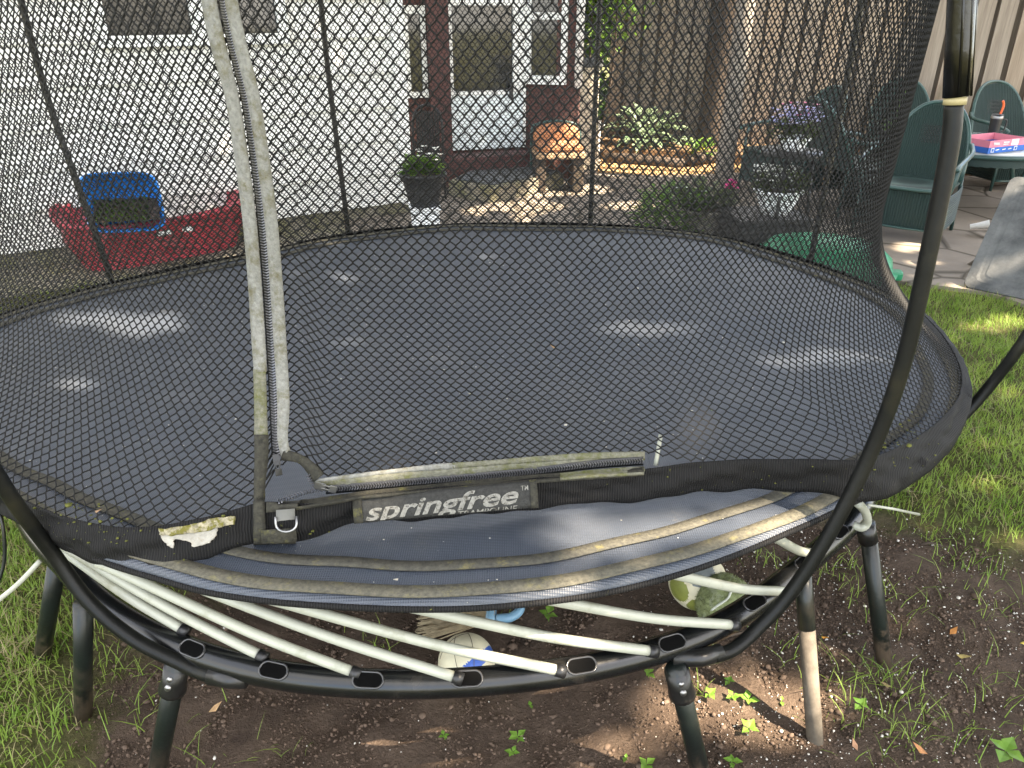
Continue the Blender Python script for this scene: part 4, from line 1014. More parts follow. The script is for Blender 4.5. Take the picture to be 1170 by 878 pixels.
m = MB(); m.sheet(rows); rows = [brow(1.0, .0, 0, hz), brow(.84, .27, 0, hz), brow(.02, .28, 0, hz)]; m.sheet([list(reversed(r)) for r in rows]); m.build('bin_shell', M['blue'], bn, True)
m = MB(); sr = []
for i in range(9):
    d_ = .01 + .25 * i / 8; sr.append([bl + wx_ * (W_ * (.06 + .88 * j / 12)) + dn * d_ + Vector((0, 0, .03 + hz * (.08 + .26 * i / 8) + random.uniform(-.008, .008))) for j in range(13)])
m.sheet(sr); m.build('potting_soil', M['clod'], bn)
m = MB()
for k in range(420):
    d_ = random.uniform(.0, .25); p = bl + wx_ * W_ * random.uniform(.08, .80) + dn * (d_ - .01) + Vector((0, 0, .03 + hz * (.08 + .26 * d_ / .25)))
    m.leaf(p, (random.uniform(-1, 1), random.uniform(-1.2, .2), random.uniform(.2, 1)), (0, 0, 1), random.uniform(.02, .045), .018)
m.build('sprouts', M['leafgreen'], bn)
# plants
def foliage(m, c, n, R_, L, W, zs=1, updir=.6):
    for k in range(n):
        a = random.uniform(0, 6.28); r = R_ * math.sqrt(random.random()); z = random.random() * zs
        p = Vector(c) + Vector((r * math.cos(a), r * math.sin(a), z * R_))
        m.leaf(p, (math.cos(a) + random.uniform(-.6, .6), math.sin(a) + random.uniform(-.6, .6), updir + random.uniform(-.4, .6)), (0, 0, 1), random.uniform(.7, 1.2) * L, random.uniform(.7, 1.2) * W)
    return m
def blossoms(m, c, n, R_, z0, z1, s):
    for k in range(n):
        a = random.uniform(0, 6.28); r = R_ * math.sqrt(random.random()); p = Vector(c) + Vector((r * math.cos(a), r * math.sin(a), random.uniform(z0, z1)))
        for j in range(5):
            b = j * 1.2566 + k; m.leaf(p, (math.cos(b), math.sin(b), .35), (0, 0, 1), s, s * .8, .1)
    return m
def potted(name, label, cat, c, prof, mt, leafm, n, R_, L, group=None, flowers=None, zs=.8, extra=None):
    t = thing(name, label, cat, group, tuple(c))
    MB().lathe(prof, (0, 0, 0), 28, cap=False).build('pot', mt, t, True)
    h = prof[-1][1] - .03; zt2 = max(p[1] for p in prof)
    MB().lathe([(.001, zt2 - .03), (prof[-1][0], zt2 - .03)], n=20, cap=False).build('potting_soil', M['clod'], t)
    foliage(MB(), (0, 0, zt2 - .02), n, R_, L, L * .5, zs).build('foliage', leafm, t)
    if flowers:
        for mt_, nn, z0, z1, s, off, rr2 in flowers: blossoms(MB(), (off[0], off[1], zt2), nn, rr2, z0, z1, s).build('blossoms', mt_, t)
    return t
def bowl(r0, r1, h, lip=.012): return [(.01, 0), (r0, 0), (r0 + (r1 - r0) * .6, h * .5), (r1, h), (r1 + lip, h), (r1 + lip, h - .02), (r1 + lip * .2, h - .022), (r1 - .012, h - .005), (r1 - .02, h * .75)]
# dark pot on a white stand by the house corner
q = P(487, 272, 0.016); st = thing('plant_stand', 'square white plant stand under the dark pot at the wall corner', 'stand', None, (q[0], q[1], .016))
hs = D(487, 236, q[1])[2] - .016
MB().box((0, 0, hs / 2), (.20, .20, hs), .2).build('stand_body', M['white'], st, bevel=.01); MB().box((0, 0, hs + .0), (.23, .23, .02), .2).build('stand_top', M['white'], st, bevel=.004)
ph_ = D(487, 197, q[1])[2] - (hs + .026)
potted('flower_pot', 'dark grey round pot with white flowers on the white stand', 'flower pot', (q[0], q[1], hs + .026), bowl(.10, .165, ph_), M['greydark'], M['leafgreen'], 130, .10, .10, 'flower pots around the patio', [(M['petalw'], 16, .08, .17, .032, (.04, 0), .11)], 1.1)
# black metal chair beside the corner
q = P(492, 232, .024); ch = thing('iron_chair', 'black metal chair with arched back behind the dark pot', 'chair', None, (q[0] - .08, q[1] + .05, .024), R(-20)); ch.scale = (.85,) * 3
m = MB(); m.tube(catmull([(-.17, .2, .42), (-.17, .21, .75), (-.12, .22, .9), (0, .22, .95), (.12, .22, .9), (.17, .21, .75), (.17, .2, .42)], 6), .014, 8); m.build('back_frame', M['black'], ch, True)
m = MB()
for x in np.linspace(-.12, .12, 9): m.box((x, .212, .66), (.02, .012, .46))
m.build('backrest', M['black'], ch)
MB().box((0, 0, .43), (.40, .40, .03)).build('seat', M['black'], ch, bevel=.01)
for sx in (-1, 1):
    for sy in (-1, 1): MB().tube([(sx * .17, sy * .17, .42), (sx * .19, sy * .19, 0)], .013, 8).build('leg', M['black'], ch, True)
# bench with orange cushion, cream cabinet
q = D(638, 186, 7.35); q[2] = .024; bz = D(638, 166, q[1])[2]
bnch = thing('garden_bench', 'low wooden bench with a rounded orange cushion by the porch', 'bench', None, (q[0], q[1] + .1, .024), R(4))
w_ = 58 / FPX * 7.0
MB().box((0, 0, bz - .11), (w_, .38, .06)).build('seat', M['cardin'], bnch, bevel=.012)
for sx in (-1, 1): MB().box((sx * w_ * .38, 0, (bz - .14) / 2), (.10, .32, bz - .14)).build('leg', M['barkdark'], bnch, bevel=.01)
m = MB(); rows = []
for i in range(11):
    t = i / 10; rows.append([(w_ / 2 * .95 * (-1 + 2 * j / 20), .16 - .02 * math.sin(t * 3.14), bz - .06 + (.20 * t) * (1 - .35 * abs(-1 + 2 * j / 20) ** 3)) for j in range(21)])
m.slabsheet(rows, .09); m.build('back_cushion', M['orange'], bnch, True)
MB().box((0, -.04, bz - .045), (w_ * .94, .30, .07)).build('seat_cushion', M['orange'], bnch, bevel=.025)
m = MB().tube(catmull([(-w_ * .5, .2, 0), (-w_ * .5, .2, bz + .04), (-w_ * .4, .22, bz + .12), (0, .22, bz + .15), (w_ * .4, .22, bz + .12), (w_ * .5, .2, bz + .04), (w_ * .5, .2, 0)], 6), .013, 8); m.build('back_frame', M['wframe'], bnch, True)
q = D(672, 172, 8.1); q[2] = .024; zt3 = D(672, 79, q[1] + .6)[2]; cb = thing('cabinet', 'cream outdoor cabinet with a grey lid beside the porch', 'cabinet', None, (q[0], q[1] + .6, .024))
cw = 26 / FPX * 8.6
MB().box((0, 0, zt3 / 2), (cw, .35, zt3)).build('cabinet_body', M['cream'], cb, bevel=.01)
MB().box((0, -.177, zt3 * .5), (cw * .82, .008, zt3 * .8)).build('door', M['cream'], cb, bevel=.003); MB().box((cw * .3, -.19, zt3 * .55), (.015, .02, .09)).build('handle', M['black'], cb)
MB().box((0, 0, zt3 + .04), (cw + .06, .41, .075)).build('lid', M['bluestone'], cb, bevel=.012)
q = P(683, 184, .024); MBp = MB().tube([(q[0], q[1], .0), (q[0], q[1], D(683, 138, q[1])[2])], .016, 8).tube([(q[0], q[1], .40), (q[0] + .06, q[1], .42)], .012, 6)
tag(MBp.build('garden_stake', M['trim'], None, True), 'thin white stake standing in front of the cream cabinet', 'stake')
# hosta, edging logs, small plants in the bed
q = P(738, 166, .13); hst = thing('hosta_plant', 'variegated hosta with pale edged leaves at the foot of the fence', 'plant', None, tuple(q))
m = MB()
for k in range(130):
    a = random.uniform(0, 6.28); el = random.uniform(.2, 1.2); d = Vector((math.cos(a) * math.cos(el), math.sin(a) * math.cos(el), math.sin(el)))
    m.leaf(d * random.uniform(.12, .40) * Vector((1.25, 1, .9)).length / 1.8, d + Vector((0, 0, -.25)), (0, 0, 1), random.uniform(.13, .22), random.uniform(.08, .12), .35)
m.build('leaves', M['leafhosta'], hst)
for (a, b, lab) in (((690, 181, .07), (782, 187, .07), 'dark log edging the bed in front of the hosta'), ((786, 184, .09), (845, 176, .09), 'shorter dark log edging the bed beside the grey trunk')):
    A, Bq = Vector(P(*a)), Vector(P(*b)); o = MB().tube([A, A.lerp(Bq, .33) + Vector((0, .01, .008)), A.lerp(Bq, .7) + Vector((0, -.015, 0)), Bq], [.06, .066, .058, .05], 12).build('edging_log', M['barkdark'], None, True); tag(o, lab, 'log', 'logs edging the planting bed')
for px, py, n, R_, lab in ((868, 160, 190, .26, 'bright green low plant at the fence foot right of the trunk'), (800, 178, 50, .13, 'small green plant with a yellow flower left of the grey trunk'), (1050, 160, 60, .16, 'small green weed at the fence foot behind the armchair')):
    q = P(px, py, .13); t = thing('bed_plant', lab, 'plant', 'low plants in the fence bed', tuple(q))
    foliage(MB(), (0, 0, 0), n, R_, .12, .06, 1).build('leaves', M['leafgreen'], t)
    if px == 800:
        m = MB(); blossoms(m, (0, -.1, .05), 1, .02, .02, .06, .05).build('blossoms', plain('yellow_petal', (.65, .5, .03), .6, .3), t)
# stone pot with white and magenta flowers
q = P(802, 268, .024)
potted('flower_pot', 'pale stone pot with white flowers and one magenta bloom', 'flower pot', tuple(q), bowl(.12, .17, D(802, 238, q[1])[2] - .02), M['pot'], M['leafdull'], 240, .20, .10, 'flower pots around the patio', [(M['petalw'], 9, .06, .17, .022, (-.10, 0), .14), (M['petalm'], 9, .15, .22, .05, (.16, -.08), .03)], .8)
q = P(765, 268, .024); t = thing('bushy_plant', 'leafy green plant spreading beside the pale stone pot', 'plant', None, tuple(q)); foliage(MB(), (0, 0, .0), 420, .25, .09, .045, 1.3).build('leaves', M['leafgreen'], t); blossoms(MB(), (.05, -.03, .28), 4, .16, 0, .06, .02).build('blossoms', M['petalw'], t)
# rattan box, white pot
q = P(877, 292, .024); zb2 = D(877, 252, q[1])[2]
rb_ = thing('rattan_stool', 'square dark rattan stool carrying the white pot', 'stool', None, (q[0], q[1] + .18, .024), R(6))
m = MB(); W2 = .50
for sx, sy, a in ((0, -.2, 0), (0, .2, 0), (-.25, 0, 1), (.25, 0, 1)):
    m.box((sx, sy, zb2 / 2 - .03), (W2 if not a else .03, .03 if not a else .37, zb2 - .07))
m.build('stool_sides', M['rattan'], rb_, bevel=.006); MB().box((0, 0, zb2 - .035), (W2 + .03, .44, .04)).build('stool_top', M['rattan'], rb_, bevel=.01)
pz = D(885, 214, q[1] + .1)[2]
potted('flower_pot', 'white tapered pot of small white flowers on the dark rattan stool', 'flower pot', (q[0] + .06, q[1] + .15, zb2 + .010), bowl(.095, .155, max(.16, pz - zb2 - .03), .018), M['white'], M['leafdull'], 260, .15, .08, 'flower pots around the patio', [(M['petalw'], 70, .05, .16, .034, (-.04, .0), .15)], .7)
# green sandbox shell
q = P(945, 322, .024); gs = thing('sandbox', 'green plastic sandbox lid with a domed shell on the patio', 'sandbox', None, (q[0], q[1] + .15, .024), R(-15))
m = MB(); zq = D(945, 272, q[1] + .2)[2]
m.lathe([(.46, 0), (.47, .05), (.44, .055), (.42, zq * .55), (.33, zq * .85), (.15, zq * .98), (.001, zq)], n=40, sy=.72, cap=False); m.build('shell', M['greenp'], gs, True)
for k in range(10):
    a = k * .628; MB().box((.45 * math.cos(a), .33 * math.sin(a), .035), (.10, .08, .06), a).build('rim_lug', M['greenp'], gs, bevel=.015)
# ------------------------------------------------------------------ wicker armchairs
def arch(w_, z0, z1, n=26, p=2.4):
    out = []
    for i in range(n + 1):
        a = math.pi * i / n; c_, s_ = math.cos(a), math.sin(a)
        out.append((-w_ * math.copysign(abs(c_) ** (2 / p), c_), z0 + (z1 - z0) * abs(s_) ** (2 / p)))
    return out
def wicker_chair(label, group):
    t = thing('wicker_armchair', label, 'chair', group)
    # local: faces -Y, seat height .42, back top .98, reclined
    def back(x, z, o=0): return (x, .24 + (z - .40) * .36 + o, z)
    prof = arch(.29, .42, 1.0)
    m = MB(); rows = []
    NX, NZ = 73, 15
    for i in range(NZ):
        tz = i / (NZ - 1); row = []
        for j in range(NX):
            x = -1 + 2 * j / (NX - 1); top = .42 + .56 * (1 - abs(x * .985) ** 2.4) ** (1 / 2.4); z = .41 + (top - .41) * tz
            row.append(back(x * .285, z, .05 * (x * x) * -1 + .0035 * math.cos(j * math.pi)))
        rows.append(row)
    m.slabsheet(rows, -.012); m.build('backrest', M['wicker'], t)
    # open diamond weave in the middle of the back
    m = MB()
    for k in range(9):
        for l in range(4):
            x = -.09 + .0225 * k; z = .70 + .035 * l; m.tube([back(x - .010, z, -.012), back(x + .010, z + .016, -.017), ], .0045, 5); m.tube([back(x + .010, z - .016, -.014), back(x - .010, z, -.012)], .0045, 5)
    m.build('back_weave', M['rattan'], t)
    MB().tube([back(x, z, -.05 * (x / .29) ** 2) for x, z in prof], .0165, 10).build('back_frame', M['wframe'], t, True)
    rows = [[(x * .29, -.27 - .035 * (1 - x * x) + (.50 + .03 * (1 - x * x)) * i / 12, .415 + .012 * math.sin(i / 12 * 3.1) * (1 - x * x)) for x in np.linspace(-1, 1, 25)] for i in range(13)]
    m = MB(); m.slabsheet(rows, .02); m.build('seat', M['wicker'], t)
    MB().tube([(x * .30, -.275 - .04 * (1 - x * x), .415) for x in np.linspace(-1, 1, 15)], .016, 10).build('seat_rim', M['wframe'], t, True)
    rows = []
    for i in range(7): rows.append([(x * .285, -.262 - .03 * (1 - x * x) + .0035 * math.cos(j * math.pi), .40 - .30 * i / 6) for j, x in enumerate(np.linspace(-1, 1, 61))])
    m = MB(); m.slabsheet(rows, -.01); m.build('front_skirt', M['wicker'], t)
    MB().tube([(x * .29, -.268 - .03 * (1 - x * x), .10) for x in np.linspace(-1, 1, 11)], .010, 8).build('front_rail', M['wframe'], t, True)
    for sx in (-1, 1):
        rows = []
        for i in range(25): rows.append([(sx * (.30 + .012 * math.sin(y * 3) + .004 * math.cos(i * math.pi)), -.26 + .50 * y, .38 - .28 * i / 24) for y in np.linspace(0, 1, 7)])
        m = MB(); m.slabsheet(rows, .01 * sx); m.build('side_skirt', M['wicker'], t)
        MB().tube(catmull([back(sx * .29, .70, -.05), (sx * .325, .18, .655), (sx * .335, -.05, .645), (sx * .33, -.26, .62), (sx * .325, -.33, .595)], 6), .018, 10).build('arm', M['wframe'], t, True)
        MB().tube(catmull([(sx * .33, -.22, .62), (sx * .32, -.25, .5), (sx * .305, -.26, .40)], 5), .014, 8).build('arm_support', M['wframe'], t, True)
        MB().tube([(sx * .295, -.26, .42), (sx * .305, -.275, .0)], .014, 8).build('leg', M['wframe'], t, True)
        MB().tube([(sx * .29, .24, .44), (sx * .30, .27, .0)], .014, 8).build('leg', M['wframe'], t, True)
    return t
GR = 'green wicker armchairs around the patio table'
wc = wicker_chair('green wicker armchair nearest the lawn with its front skirt toward us', GR)
def put_chair(o, px, py, rz, tilt=0):
    q = P(px, py, .024); o.location = tuple(q); o.rotation_euler = (tilt, 0, rz)
put_chair(wc, 1030, 264, R(-38), R(0)); wc.scale = (1.0, 1.0, .92)
def another(label, px, py, rz):
    c = copy_tree(wc); put_chair(c, px, py, rz); c['label'] = label; return c
another('green wicker armchair seen from its broad back through the net', 962, 238, R(105))
another('green wicker armchair reclined farthest left behind the blue flowers', 893, 218, R(-70))
another('green wicker armchair right of the pole behind the black tumbler', 1143, 211, R(6))
another('green wicker armchair half hidden between net and front armchair', 1022, 203, R(-12))
# table, tray box, tumbler, flowers
zt4 = .53; tcx, tcy = 4.12, 7.0
tbl = thing('patio_table', 'round green wicker patio table with a glass top', 'table', None, (tcx, tcy, .024)); tbl.scale = (1.16, 1.16, 1)
zt4 -= .024
MB().lathe([(.001, zt4 - .012), (.60, zt4 - .012), (.605, zt4 - .006), (.60, zt4), (.001, zt4)], n=64, cap=False).build('glass_top', plain('frosted_glass', (.30, .33, .33), .12, .6, bmp=0), tbl, True)
MB().tube([(.61 * math.cos(a), .61 * math.sin(a), zt4 - .02) for a in np.linspace(0, 2 * math.pi, 65)[:-1]], .02, 8, closed=True).build('rim', M['wframe'], tbl, True)
m = MB(); rows = [[(.60 * math.cos(a), .60 * math.sin(a), zt4 - .03 - .07 * i / 3 + .004 * math.cos(j * math.pi)) for j, a in enumerate(np.linspace(0, 2 * math.pi, 121))] for i in range(4)]; m.sheet(rows); m.build('apron', M['wicker'], tbl)
for k in range(4):
    a = R(20) + k * math.pi / 2; MB().tube([(.50 * math.cos(a), .50 * math.sin(a), zt4 - .03), (.44 * math.cos(a), .44 * math.sin(a), .28), (.54 * math.cos(a), .54 * math.sin(a), 0)], .018, 8).build('leg', M['wframe'], tbl, True)
zt5 = .534
q0 = P(1128, 176, zt5); q1 = P(1176, 171, zt5); dv = Vector(q1 - q0); dv.z = 0; bl_ = .46; dv.normalize(); nv = Vector((-dv.y, dv.x, 0)); rzb = math.atan2(dv.y, dv.x)
hb = .10
by = thing('drinks_tray', 'pink and blue cardboard drinks tray on the patio table', 'box', None, (q0[0], q0[1], zt5), rzb)
def bx(c, s): return MB().box(c, s)
for nm, z0, z1, mt in (('blue_band', 0, hb * .46, 'bluecard'), ('pink_band', hb * .46, hb, 'pink')):
    m = MB(); z = (z0 + z1) / 2; h = z1 - z0
    m.box((bl_ / 2, .003, z), (bl_, .006, h)); m.box((bl_ / 2, .30, z), (bl_, .006, h)); m.box((.003, .1515, z), (.006, .289, h)); m.box((bl_ - .003, .1515, z), (.006, .289, h)); m.build(nm, M[mt], by)
MB().box((bl_ / 2, .1515, .004), (bl_ - .014, .287, .004)).build('tray_floor', M['cardin'], by)
m = MB()
for x, zc, w2, h2 in ((.075, .075, .085, .022), (.20, .078, .075, .014), (.20, .062, .06, .010)): m.box((x, -.0015, zc), (w2, .002, h2)) if False else None
def squiggle(x0, x1, z, h, n):
    pts = []
    for i in range(n * 6 + 1):
        t = i / (n * 6); pts.append((x0 + (x1 - x0) * t + .3 * (x1 - x0) / n * math.sin(i * math.pi / 3) * .5, -.002, z + h / 2 * math.sin(i * math.pi / 3 + .6 * math.sin(i))))
    return pts
m.tube(squiggle(.045, .115, .075, .020, 5), .0028, 5); m.tube(squiggle(.165, .235, .080, .010, 7), .002, 5); m.tube(squiggle(.165, .225, .064, .010, 6), .002, 5)
for x in (.09, .17, .24): m.tube([(x, -.002, .022), (x + .035, -.002, .026)], .004, 5)
m.build('print', M['whitecard'], by); MB().box((.305, -.0015, .074), (.085, .003, .046)).build('white_label', M['whitecard'], by)
m = MB()
for k in range(4): m.box((.305, -.0035, .060 + k * .009), (.06, .001, .002))
m.build('label_lines', M['greydark'], by); m = MB(); m.box((.05, -.0015, .025), (.034, .003, .034)); m.box((.33, -.0015, .025), (.034, .003, .034)); m.build('blue_panel_mark', M['whitecard'], by)
m = MB(); m.box((.05, -.0035, .024), (.022, .001, .024)); m.box((.33, -.0035, .024), (.022, .001, .024)); m.build('panel_inset', M['bluecard'], by)
q = P(1137, 160, zt5 + .012); q = Vector(q) + Vector((0, .06, 0))
tm = thing('tumbler', 'black insulated tumbler with orange straw in the drinks tray', 'cup', None, (q.x, q.y, zt5 + .008))
MB().lathe([(.001, 0), (.036, 0), (.040, .01), (.047, .17), (.049, .20), (.001, .20)], n=24, cap=False).build('cup_body', M['black'], tm, True)
MB().lathe([(.0492, .178), (.0505, .185), (.0505, .198), (.046, .203), (.001, .203)], n=24, cap=False).build('steel_rim', M['metal'], tm, True)
MB().lathe([(.0495, .2035), (.046, .214), (.001, .216)], n=24, cap=False).build('lid', M['black'], tm, True)
MB().tube(catmull([(.048, -.005, .17), (.085, -.01, .165), (.09, -.01, .12), (.08, -.01, .07), (.044, -.005, .06)], 5), .007, 8).build('handle', M['black'], tm, True)
MB().tube(catmull([(.02, 0, .21), (.028, 0, .25), (.03, 0, .285), (.022, 0, .31), (.012, 0, .325)], 5), .0095, 10).build('straw', M['straw'], tm, True)
q = P(1019, 163, zt5)
potted('flower_pot', 'small dark pot of trailing yellow green sprigs on the patio table', 'flower pot', (q[0] - .02, q[1] + .05, zt5 + .002), bowl(.06, .08, .10), M['greydark'], M['leafgreen'], 60, .07, .06, 'flower pots around the patio', None, 1.2)
fl_t = bpy.data.objects['flower_pot'] if False else None
sp = thing('flower_sprig', 'tall yellow flowered sprig rising beside the net edge', 'flower', None, (q[0] - .0, q[1] + .04, zt5 + .10))
m = MB(); m.tube(catmull([(0, 0, 0), (.01, 0, .15), (.04, 0, .30), (.05, 0, .36)], 5), .004, 6); m.build('stem', M['leafgreen'], sp)
m = MB()
for k in range(40): t = random.random(); m.leaf((.045 * t, 0, .34 * t), (random.uniform(-1, 1), random.uniform(-1, 1), .5), (0, 0, 1), .05, .012)
m.build('leaves', M['leafgreen'], sp); blossoms(MB(), (.05, 0, .36), 3, .02, 0, .02, .035).build('blossoms', plain('cream_petal', (.75, .66, .35), .6, .3), sp)
q = P(905, 172, .72); q[1] += .0
side = thing('side_table', 'small dark side table under the blue and pink flowers', 'table', None, (q[0], q[1], .024)); MB().lathe([(.001, .665), (.2, .665), (.205, .68), (.2, .695), (.001, .695)], n=32, cap=False).build('table_top', M['rattan'], side, True)
for k in range(3): a = k * 2.094; MB().tube([(.15 * math.cos(a), .15 * math.sin(a), .66), (.2 * math.cos(a), .2 * math.sin(a), 0)], .013, 8).build('leg', M['black'], side, True)
potted('flower_pot', 'pale pot of lilac and pink hydrangeas on the side table', 'flower pot', (q[0], q[1], .722), bowl(.07, .10, .09), M['white'], M['leafdull'], 110, .13, .09, 'flower pots around the patio', [(M['petalb'], 90, .08, .20, .032, (0, 0), .17), (M['petalp'], 16, .14, .22, .032, (.0, 0), .12)], .7)
# ------------------------------------------------------------------ leaning grey slab
sb = thing('table_slab', 'worn grey moulded slab with rounded corners leaning on its edge', 'slab')
bl3 = Vector(P(1100, 328, .024)); br3 = Vector(P(1215, 352, .024)); tl3 = Vector(D(1137, 200, bl3.y + .42)); 
ex_ = (br3 - bl3).normalized(); ey_ = (tl3 - bl3); ey_ = (ey_ - ex_ * ey_.dot(ex_)); hh = ey_.length; ey_.normalize(); ez_ = ex_.cross(ey_).normalized()
def rrect(x0, x1, y0, y1, r, z, n=6):
    out = []
    for cx_, cy_, a0 in ((x1 - r, y1 - r, 0), (x0 + r, y1 - r, 90), (x0 + r, y0 + r, 180), (x1 - r, y0 + r, 270)):
        for k in range(n + 1): a = R(a0 + 90 * k / n); out.append(bl3 + ex_ * (cx_ + r * math.cos(a)) + ey_ * (cy_ + r * math.sin(a)) + ez_ * z)
    return out
wS = .95
m = MB(); rows = [rrect(0, wS, 0, hh, .045, -.03), rrect(-.005, wS + .005, -.005, hh + .005, .045, -.005), rrect(0, wS, 0, hh, .045, .012), rrect(.05, wS - .05, .05, hh - .05, .04, .012), rrect(.065, wS - .065, .065, hh - .065, .035, .006), rrect(.085, wS - .085, .085, hh - .085, .03, .006), rrect(.095, wS - .095, .095, hh - .095, .03, .009)]
rows = [r + [r[0]] for r in rows]; m.sheet(rows); n = len(rows[-1]) - 1; k = len(m.v) - n - 1; m.f.append(tuple(range(k, k + n))); m.f.append(tuple(reversed(range(n)))); m.build('slab_panel', M['slab'], sb)
MB().tube([bl3 + ex_ * .4 + ey_ * hh * .9 - ez_ * .04, bl3 + ex_ * .4 + Vector((0, .75, -.02))], .02, 8).build('prop', M['legdirt'], sb)
q = P(1106, 268, .024); pcup = thing('paper_cup', 'crumpled white paper cup lying on the paving by the chair', 'cup', None, (q[0], q[1], .085), 0)
o = MB().lathe([(.03, 0), (.033, .03), (.055, .12), (.058, .125), (.05, .118), (.028, .006)], n=12, sy=.6, cap=False).build('cup_wall', M['whitecard'], pcup, True); o.rotation_euler = (R(75), R(20), R(60))
# ------------------------------------------------------------------ fallen leaves and crumbs
LV = [(540, 590, 0), ]
leaf_spots = [(526, 329, ZM - .02, .02, 'pale green leaf scrap on the mat behind the net', (.25, .34, .1)), (636, 398, ZM - .02, .022, 'brown leaf scrap in the middle of the mat', (.42, .26, .12)), (539, 450, ZM - .02, .016, 'pale leaf scrap left of the mat centre', (.40, .38, .24)), (817, 471, ZM - .015, .014, 'tiny green leaf scrap on the right of the mat', (.22, .34, .12)), (455, 661, ZM + .006, .014, 'white leaf curl between the two webbing bands', (.6, .55, .45)),
              (1085, 725, .012, .03, 'orange dead leaf on the soil right of the legs', (.45, .20, .06)), (1018, 784, .012, .03, 'dull leaf near two grass tufts on the soil', (.24, .18, .08)), (1060, 862, .012, .035, 'orange dead leaf at the lower right among grass', (.40, .19, .08)), (1092, 748, .012, .035, 'curled yellowish leaf below the orange dead leaf', (.42, .33, .12)), (238, 814, .012, .035, 'curled tan leaf on the soil right of the left leg', (.42, .27, .14)), (938, 727, .012, .022, 'small orange leaf beside the dirty pale leg', (.5, .25, .05)), (108, 566 + 18, .74, .026, 'curled brown leaf caught on the left net band', (.26, .17, .10)), (1165, 735, .012, .02, 'yellow leaf at the right edge of the soil', (.5, .4, .08)), (980, 858, .012, .025, 'brown leaf at the bottom beside the pale leg', (.30, .17, .10))]
for px, py, z, s_, lab, col in leaf_spots:
    q = P(px, py, z + .004); m = MB(); a = random.uniform(0, 6.28)
    m.leaf((0, 0, 0), (math.cos(a), math.sin(a), .15), (0, 0, 1), s_ * 1.1, s_ * .6, -.35)
    o = m.build('fallen_leaf', plain('fallen_leaf', col, .8, .2, var=.3, sc=60)); o.location = tuple(q); tag(o, lab, 'leaf', 'fallen leaves')
# twigs
for (a, b, lab) in (((815, 606 + 126), (880, 720), 'thin bare twig on the soil by the right leg'), ((1052, 622), (1078, 625), 'short brown twig near the grass edge')):
    A, Bq = Vector(P(*a, .014)), Vector(P(*b, .014)); tag(MB().tube([A, A.lerp(Bq, .5) + Vector((.004, .006, .006)), Bq], [.004, .0035, .002], 6).build('twig', M['barkdark'], None, True), lab, 'twig')
def scatter(name, pts, size, mt, flat=.7, sub=1):
    """many small irregular crumbs as one mesh"""
    bm = bmesh.new(); bmesh.ops.create_icosphere(bm, subdivisions=sub, radius=1); tv = np.array([v.co for v in bm.verts]); tf = np.array([[v.index for v in f.verts] for f in bm.faces]); bm.free()
    n = len(pts); s_ = size(n)[:, None, None]; sc = rng.uniform(.6, 1.3, (n, 1, 3)); sc[..., 2] *= flat
    jit = rng.uniform(.75, 1.25, (n, len(tv), 1))
    a = rng.uniform(0, 6.28, n); ca, sa = np.cos(a), np.sin(a)
    v = tv[None] * sc * s_ * jit; x = v[..., 0] * ca[:, None] - v[..., 1] * sa[:, None]; y = v[..., 0] * sa[:, None] + v[..., 1] * ca[:, None]
    v = np.stack([x, y, v[..., 2]], -1) + pts[:, None]
    f = (tf[None] + np.arange(n)[:, None, None] * len(tv)).reshape(-1, 3)
    return npmesh(name, v.reshape(-1, 3), f, mt, None)
def bed_pts(n, x0, x1, y0, y1, lim=1.05):
    p = np.stack([rng.uniform(x0, x1, n), rng.uniform(y0, y1, n)], 1); k = in_bed(p[:, 0], p[:, 1]) < lim + rng.normal(0, .12, n); p = p[k]
    return np.stack([p[:, 0], p[:, 1], gh(p[:, 0], p[:, 1]) + .001], 1)
tag(scatter('soil_crumbs', bed_pts(60000, -1.2, 2.0, .7, 2.3), lambda n: rng.gamma(1.3, .0012, n) + .0008, M['clod']), 'loose dark soil crumbs covering the bare bed', 'soil', kind='stuff')
pp = bed_pts(9000, -1.1, 2.0, .7, 2.3); dens = np.clip((pp[:, 0] - .25) / .5, .05, 1); pp = pp[rng.random(len(pp)) < dens]; pp[:, 2] += .002
tag(scatter('perlite_specks', pp, lambda n: rng.gamma(2, .0006, n) + .0006, M['speck']), 'white perlite specks sprinkled over the right of the soil', 'specks', kind='stuff')
mq = []
for (x0, x1, y0, y1, n) in ((15, 150, 572, 622, 110), (150, 300, 585, 640, 26), (740, 1000, 528, 560, 40), (1010, 1085, 470, 535, 60), (640, 735, 518, 530, 60), (300, 420, 600, 640, 14)):
    for k in range(n): mq.append(net_hit(random.uniform(x0, x1), random.uniform(y0, y1), .003))
tag(scatter('moss_flecks', np.array(mq), lambda n: rng.gamma(1.1, .0011, n) + .0005, plain('moss', (.11, .115, .032), .95, .1, var=.5, sc=80), .5), 'yellow green moss flecks stuck to the black net band', 'moss', kind='stuff')
# specks of dirt on the mat
a = rng.uniform(-math.pi, math.pi, 900); rr3 = np.sqrt(rng.random(900)) * .97; q = RIM.xyz(a, 0, 0); f_ = rr3
mp = np.stack([CEN[0] + (q[:, 0] - CEN[0]) * f_, CEN[1] + (q[:, 1] - CEN[1]) * f_, ZM + np.interp(f_, fr[:11], dzp[:11]) + .0015], 1)
tag(scatter('mat_specks', mp, lambda n: rng.gamma(1.5, .0006, n) + .0005, M['speck'], .4), 'scattered pale specks of dirt on the black mat', 'specks', kind='stuff')
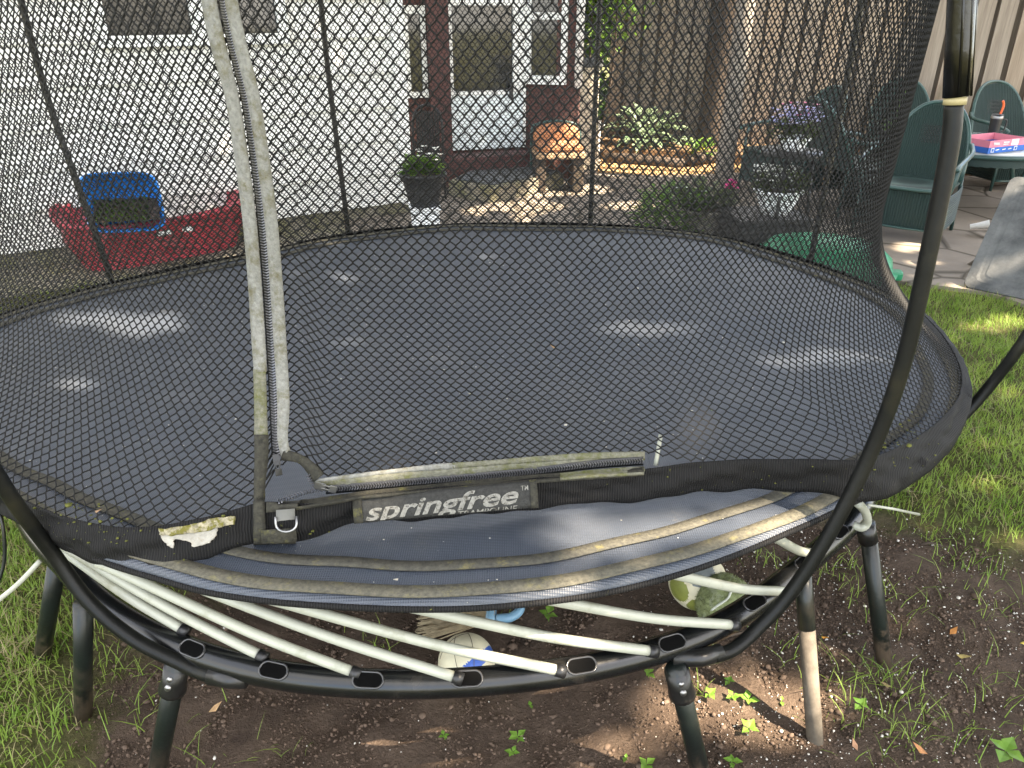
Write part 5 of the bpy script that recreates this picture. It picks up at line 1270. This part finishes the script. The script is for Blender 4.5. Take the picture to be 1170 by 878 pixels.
# ------------------------------------------------------------------ grass
def grass(name, pts, h0, h1, mt, lean=.5, wd=.0034):
    n = len(pts); a = rng.uniform(0, 6.28, n); h = rng.uniform(h0, h1, n); le = np.abs(rng.normal(lean, .35, n)); b = a + rng.normal(1.57, .3, n)
    dx_, dy_ = np.cos(a), np.sin(a); wx2, wy2 = np.cos(b), np.sin(b); V_ = []
    for t, wf2 in ((0, 1), (.4, .9), (.75, .6), (1, .06)):
        ln2 = le * t ** 1.8; cx_ = pts[:, 0] + dx_ * h * ln2; cy_ = pts[:, 1] + dy_ * h * ln2; cz_ = pts[:, 2] + h * (t - .30 * le * t ** 2)
        for sg in (-1, 1): V_.append(np.stack([cx_ + sg * wx2 * wd * wf2 / 2, cy_ + sg * wy2 * wd * wf2 / 2, cz_], 1))
    V_ = np.stack(V_, 1); base = np.arange(n)[:, None] * 8; f = np.concatenate([base + np.array([[k, k + 1, k + 3, k + 2]]) for k in (0, 2, 4)])
    return npmesh(name, V_.reshape(-1, 3), f, mt, None)
def lawn_pts(n, x0, x1, y0, y1, dens=None):
    p = np.stack([rng.uniform(x0, x1, n), rng.uniform(y0, y1, n)], 1); e = in_bed(p[:, 0], p[:, 1]); k = rng.random(n) < np.clip((e - .98) / .5, 0, 1) ** 1.3
    pn = np.sin(p[:, 0] * 7 + np.sin(p[:, 1] * 5) * 2) * np.sin(p[:, 1] * 8 + np.sin(p[:, 0] * 6)); k &= rng.random(n) < np.clip(.75 + .5 * pn, .12, 1)
    ye = np.interp(p[:, 0], [1.0, 1.6] + [q_[0] for q_ in edge] + [9], [4.8, 4.7] + [q_[1] for q_ in edge] + [4.2]); k &= p[:, 1] < ye + rng.normal(-.02, .05, n)
    p = p[k]; return np.stack([p[:, 0], p[:, 1], gh(p[:, 0], p[:, 1]) * np.clip((4.4 - p[:, 1]) * 3, 0, 1) - .004], 1)
gp = np.concatenate([lawn_pts(66000, .9, 3.6, 1.0, 4.6), lawn_pts(42000, -2.7, -.75, .9, 2.6), lawn_pts(5000, -3.2, 1.2, 2.2, 4.8), lawn_pts(3000, 3.4, 7, 1.5, 4.4)])
tag(grass('lawn_grass', gp, .022, .066, M['grass']), 'short green lawn grass either side of the bare soil', 'grass', kind='stuff')
gd = np.concatenate([lawn_pts(5000, .9, 3.4, 1.1, 4.5), lawn_pts(6500, -2.5, -.75, .9, 2.4)])
tag(grass('dry_grass', gd, .03, .09, M['drygrass'], 1.1, .0026), 'dry straw coloured blades lying through the lawn', 'grass', kind='stuff')
tp_ = []
for px, py, n, s_ in ((1010, 775, 45, .05), (1000, 690, 40, .06), (960, 655, 36, .05), (1000, 800, 35, .05), (1075, 690, 16, .08), (1110, 650, 40, .09), (1080, 615, 60, .08), (1010, 850, 40, .06), (1150, 790, 25, .08), (1060, 845, 30, .08), (870, 640, 30, .05), (1100, 835, 40, .1), (790, 790, 8, .02), (430, 740, 18, .05), (960, 790, 20, .05), (165, 810, 30, .06), (125, 770, 40, .06), (240, 870, 10, .06), (560, 700, 14, .05), (1160, 700, 60, .12), (900, 740, 14, .04), (320, 870, 8, .03)):
    q = P(px, py, 0); tp_.append(np.stack([q[0] + rng.normal(0, s_, n), q[1] + rng.normal(0, s_ * .8, n), np.zeros(n) - .003], 1))
tp_ = np.concatenate(tp_)
tag(grass('weed_grass', tp_, .03, .09, M['grass'], .7, .0026), 'sparse grass blades sprouting from the bare soil', 'grass', kind='stuff')
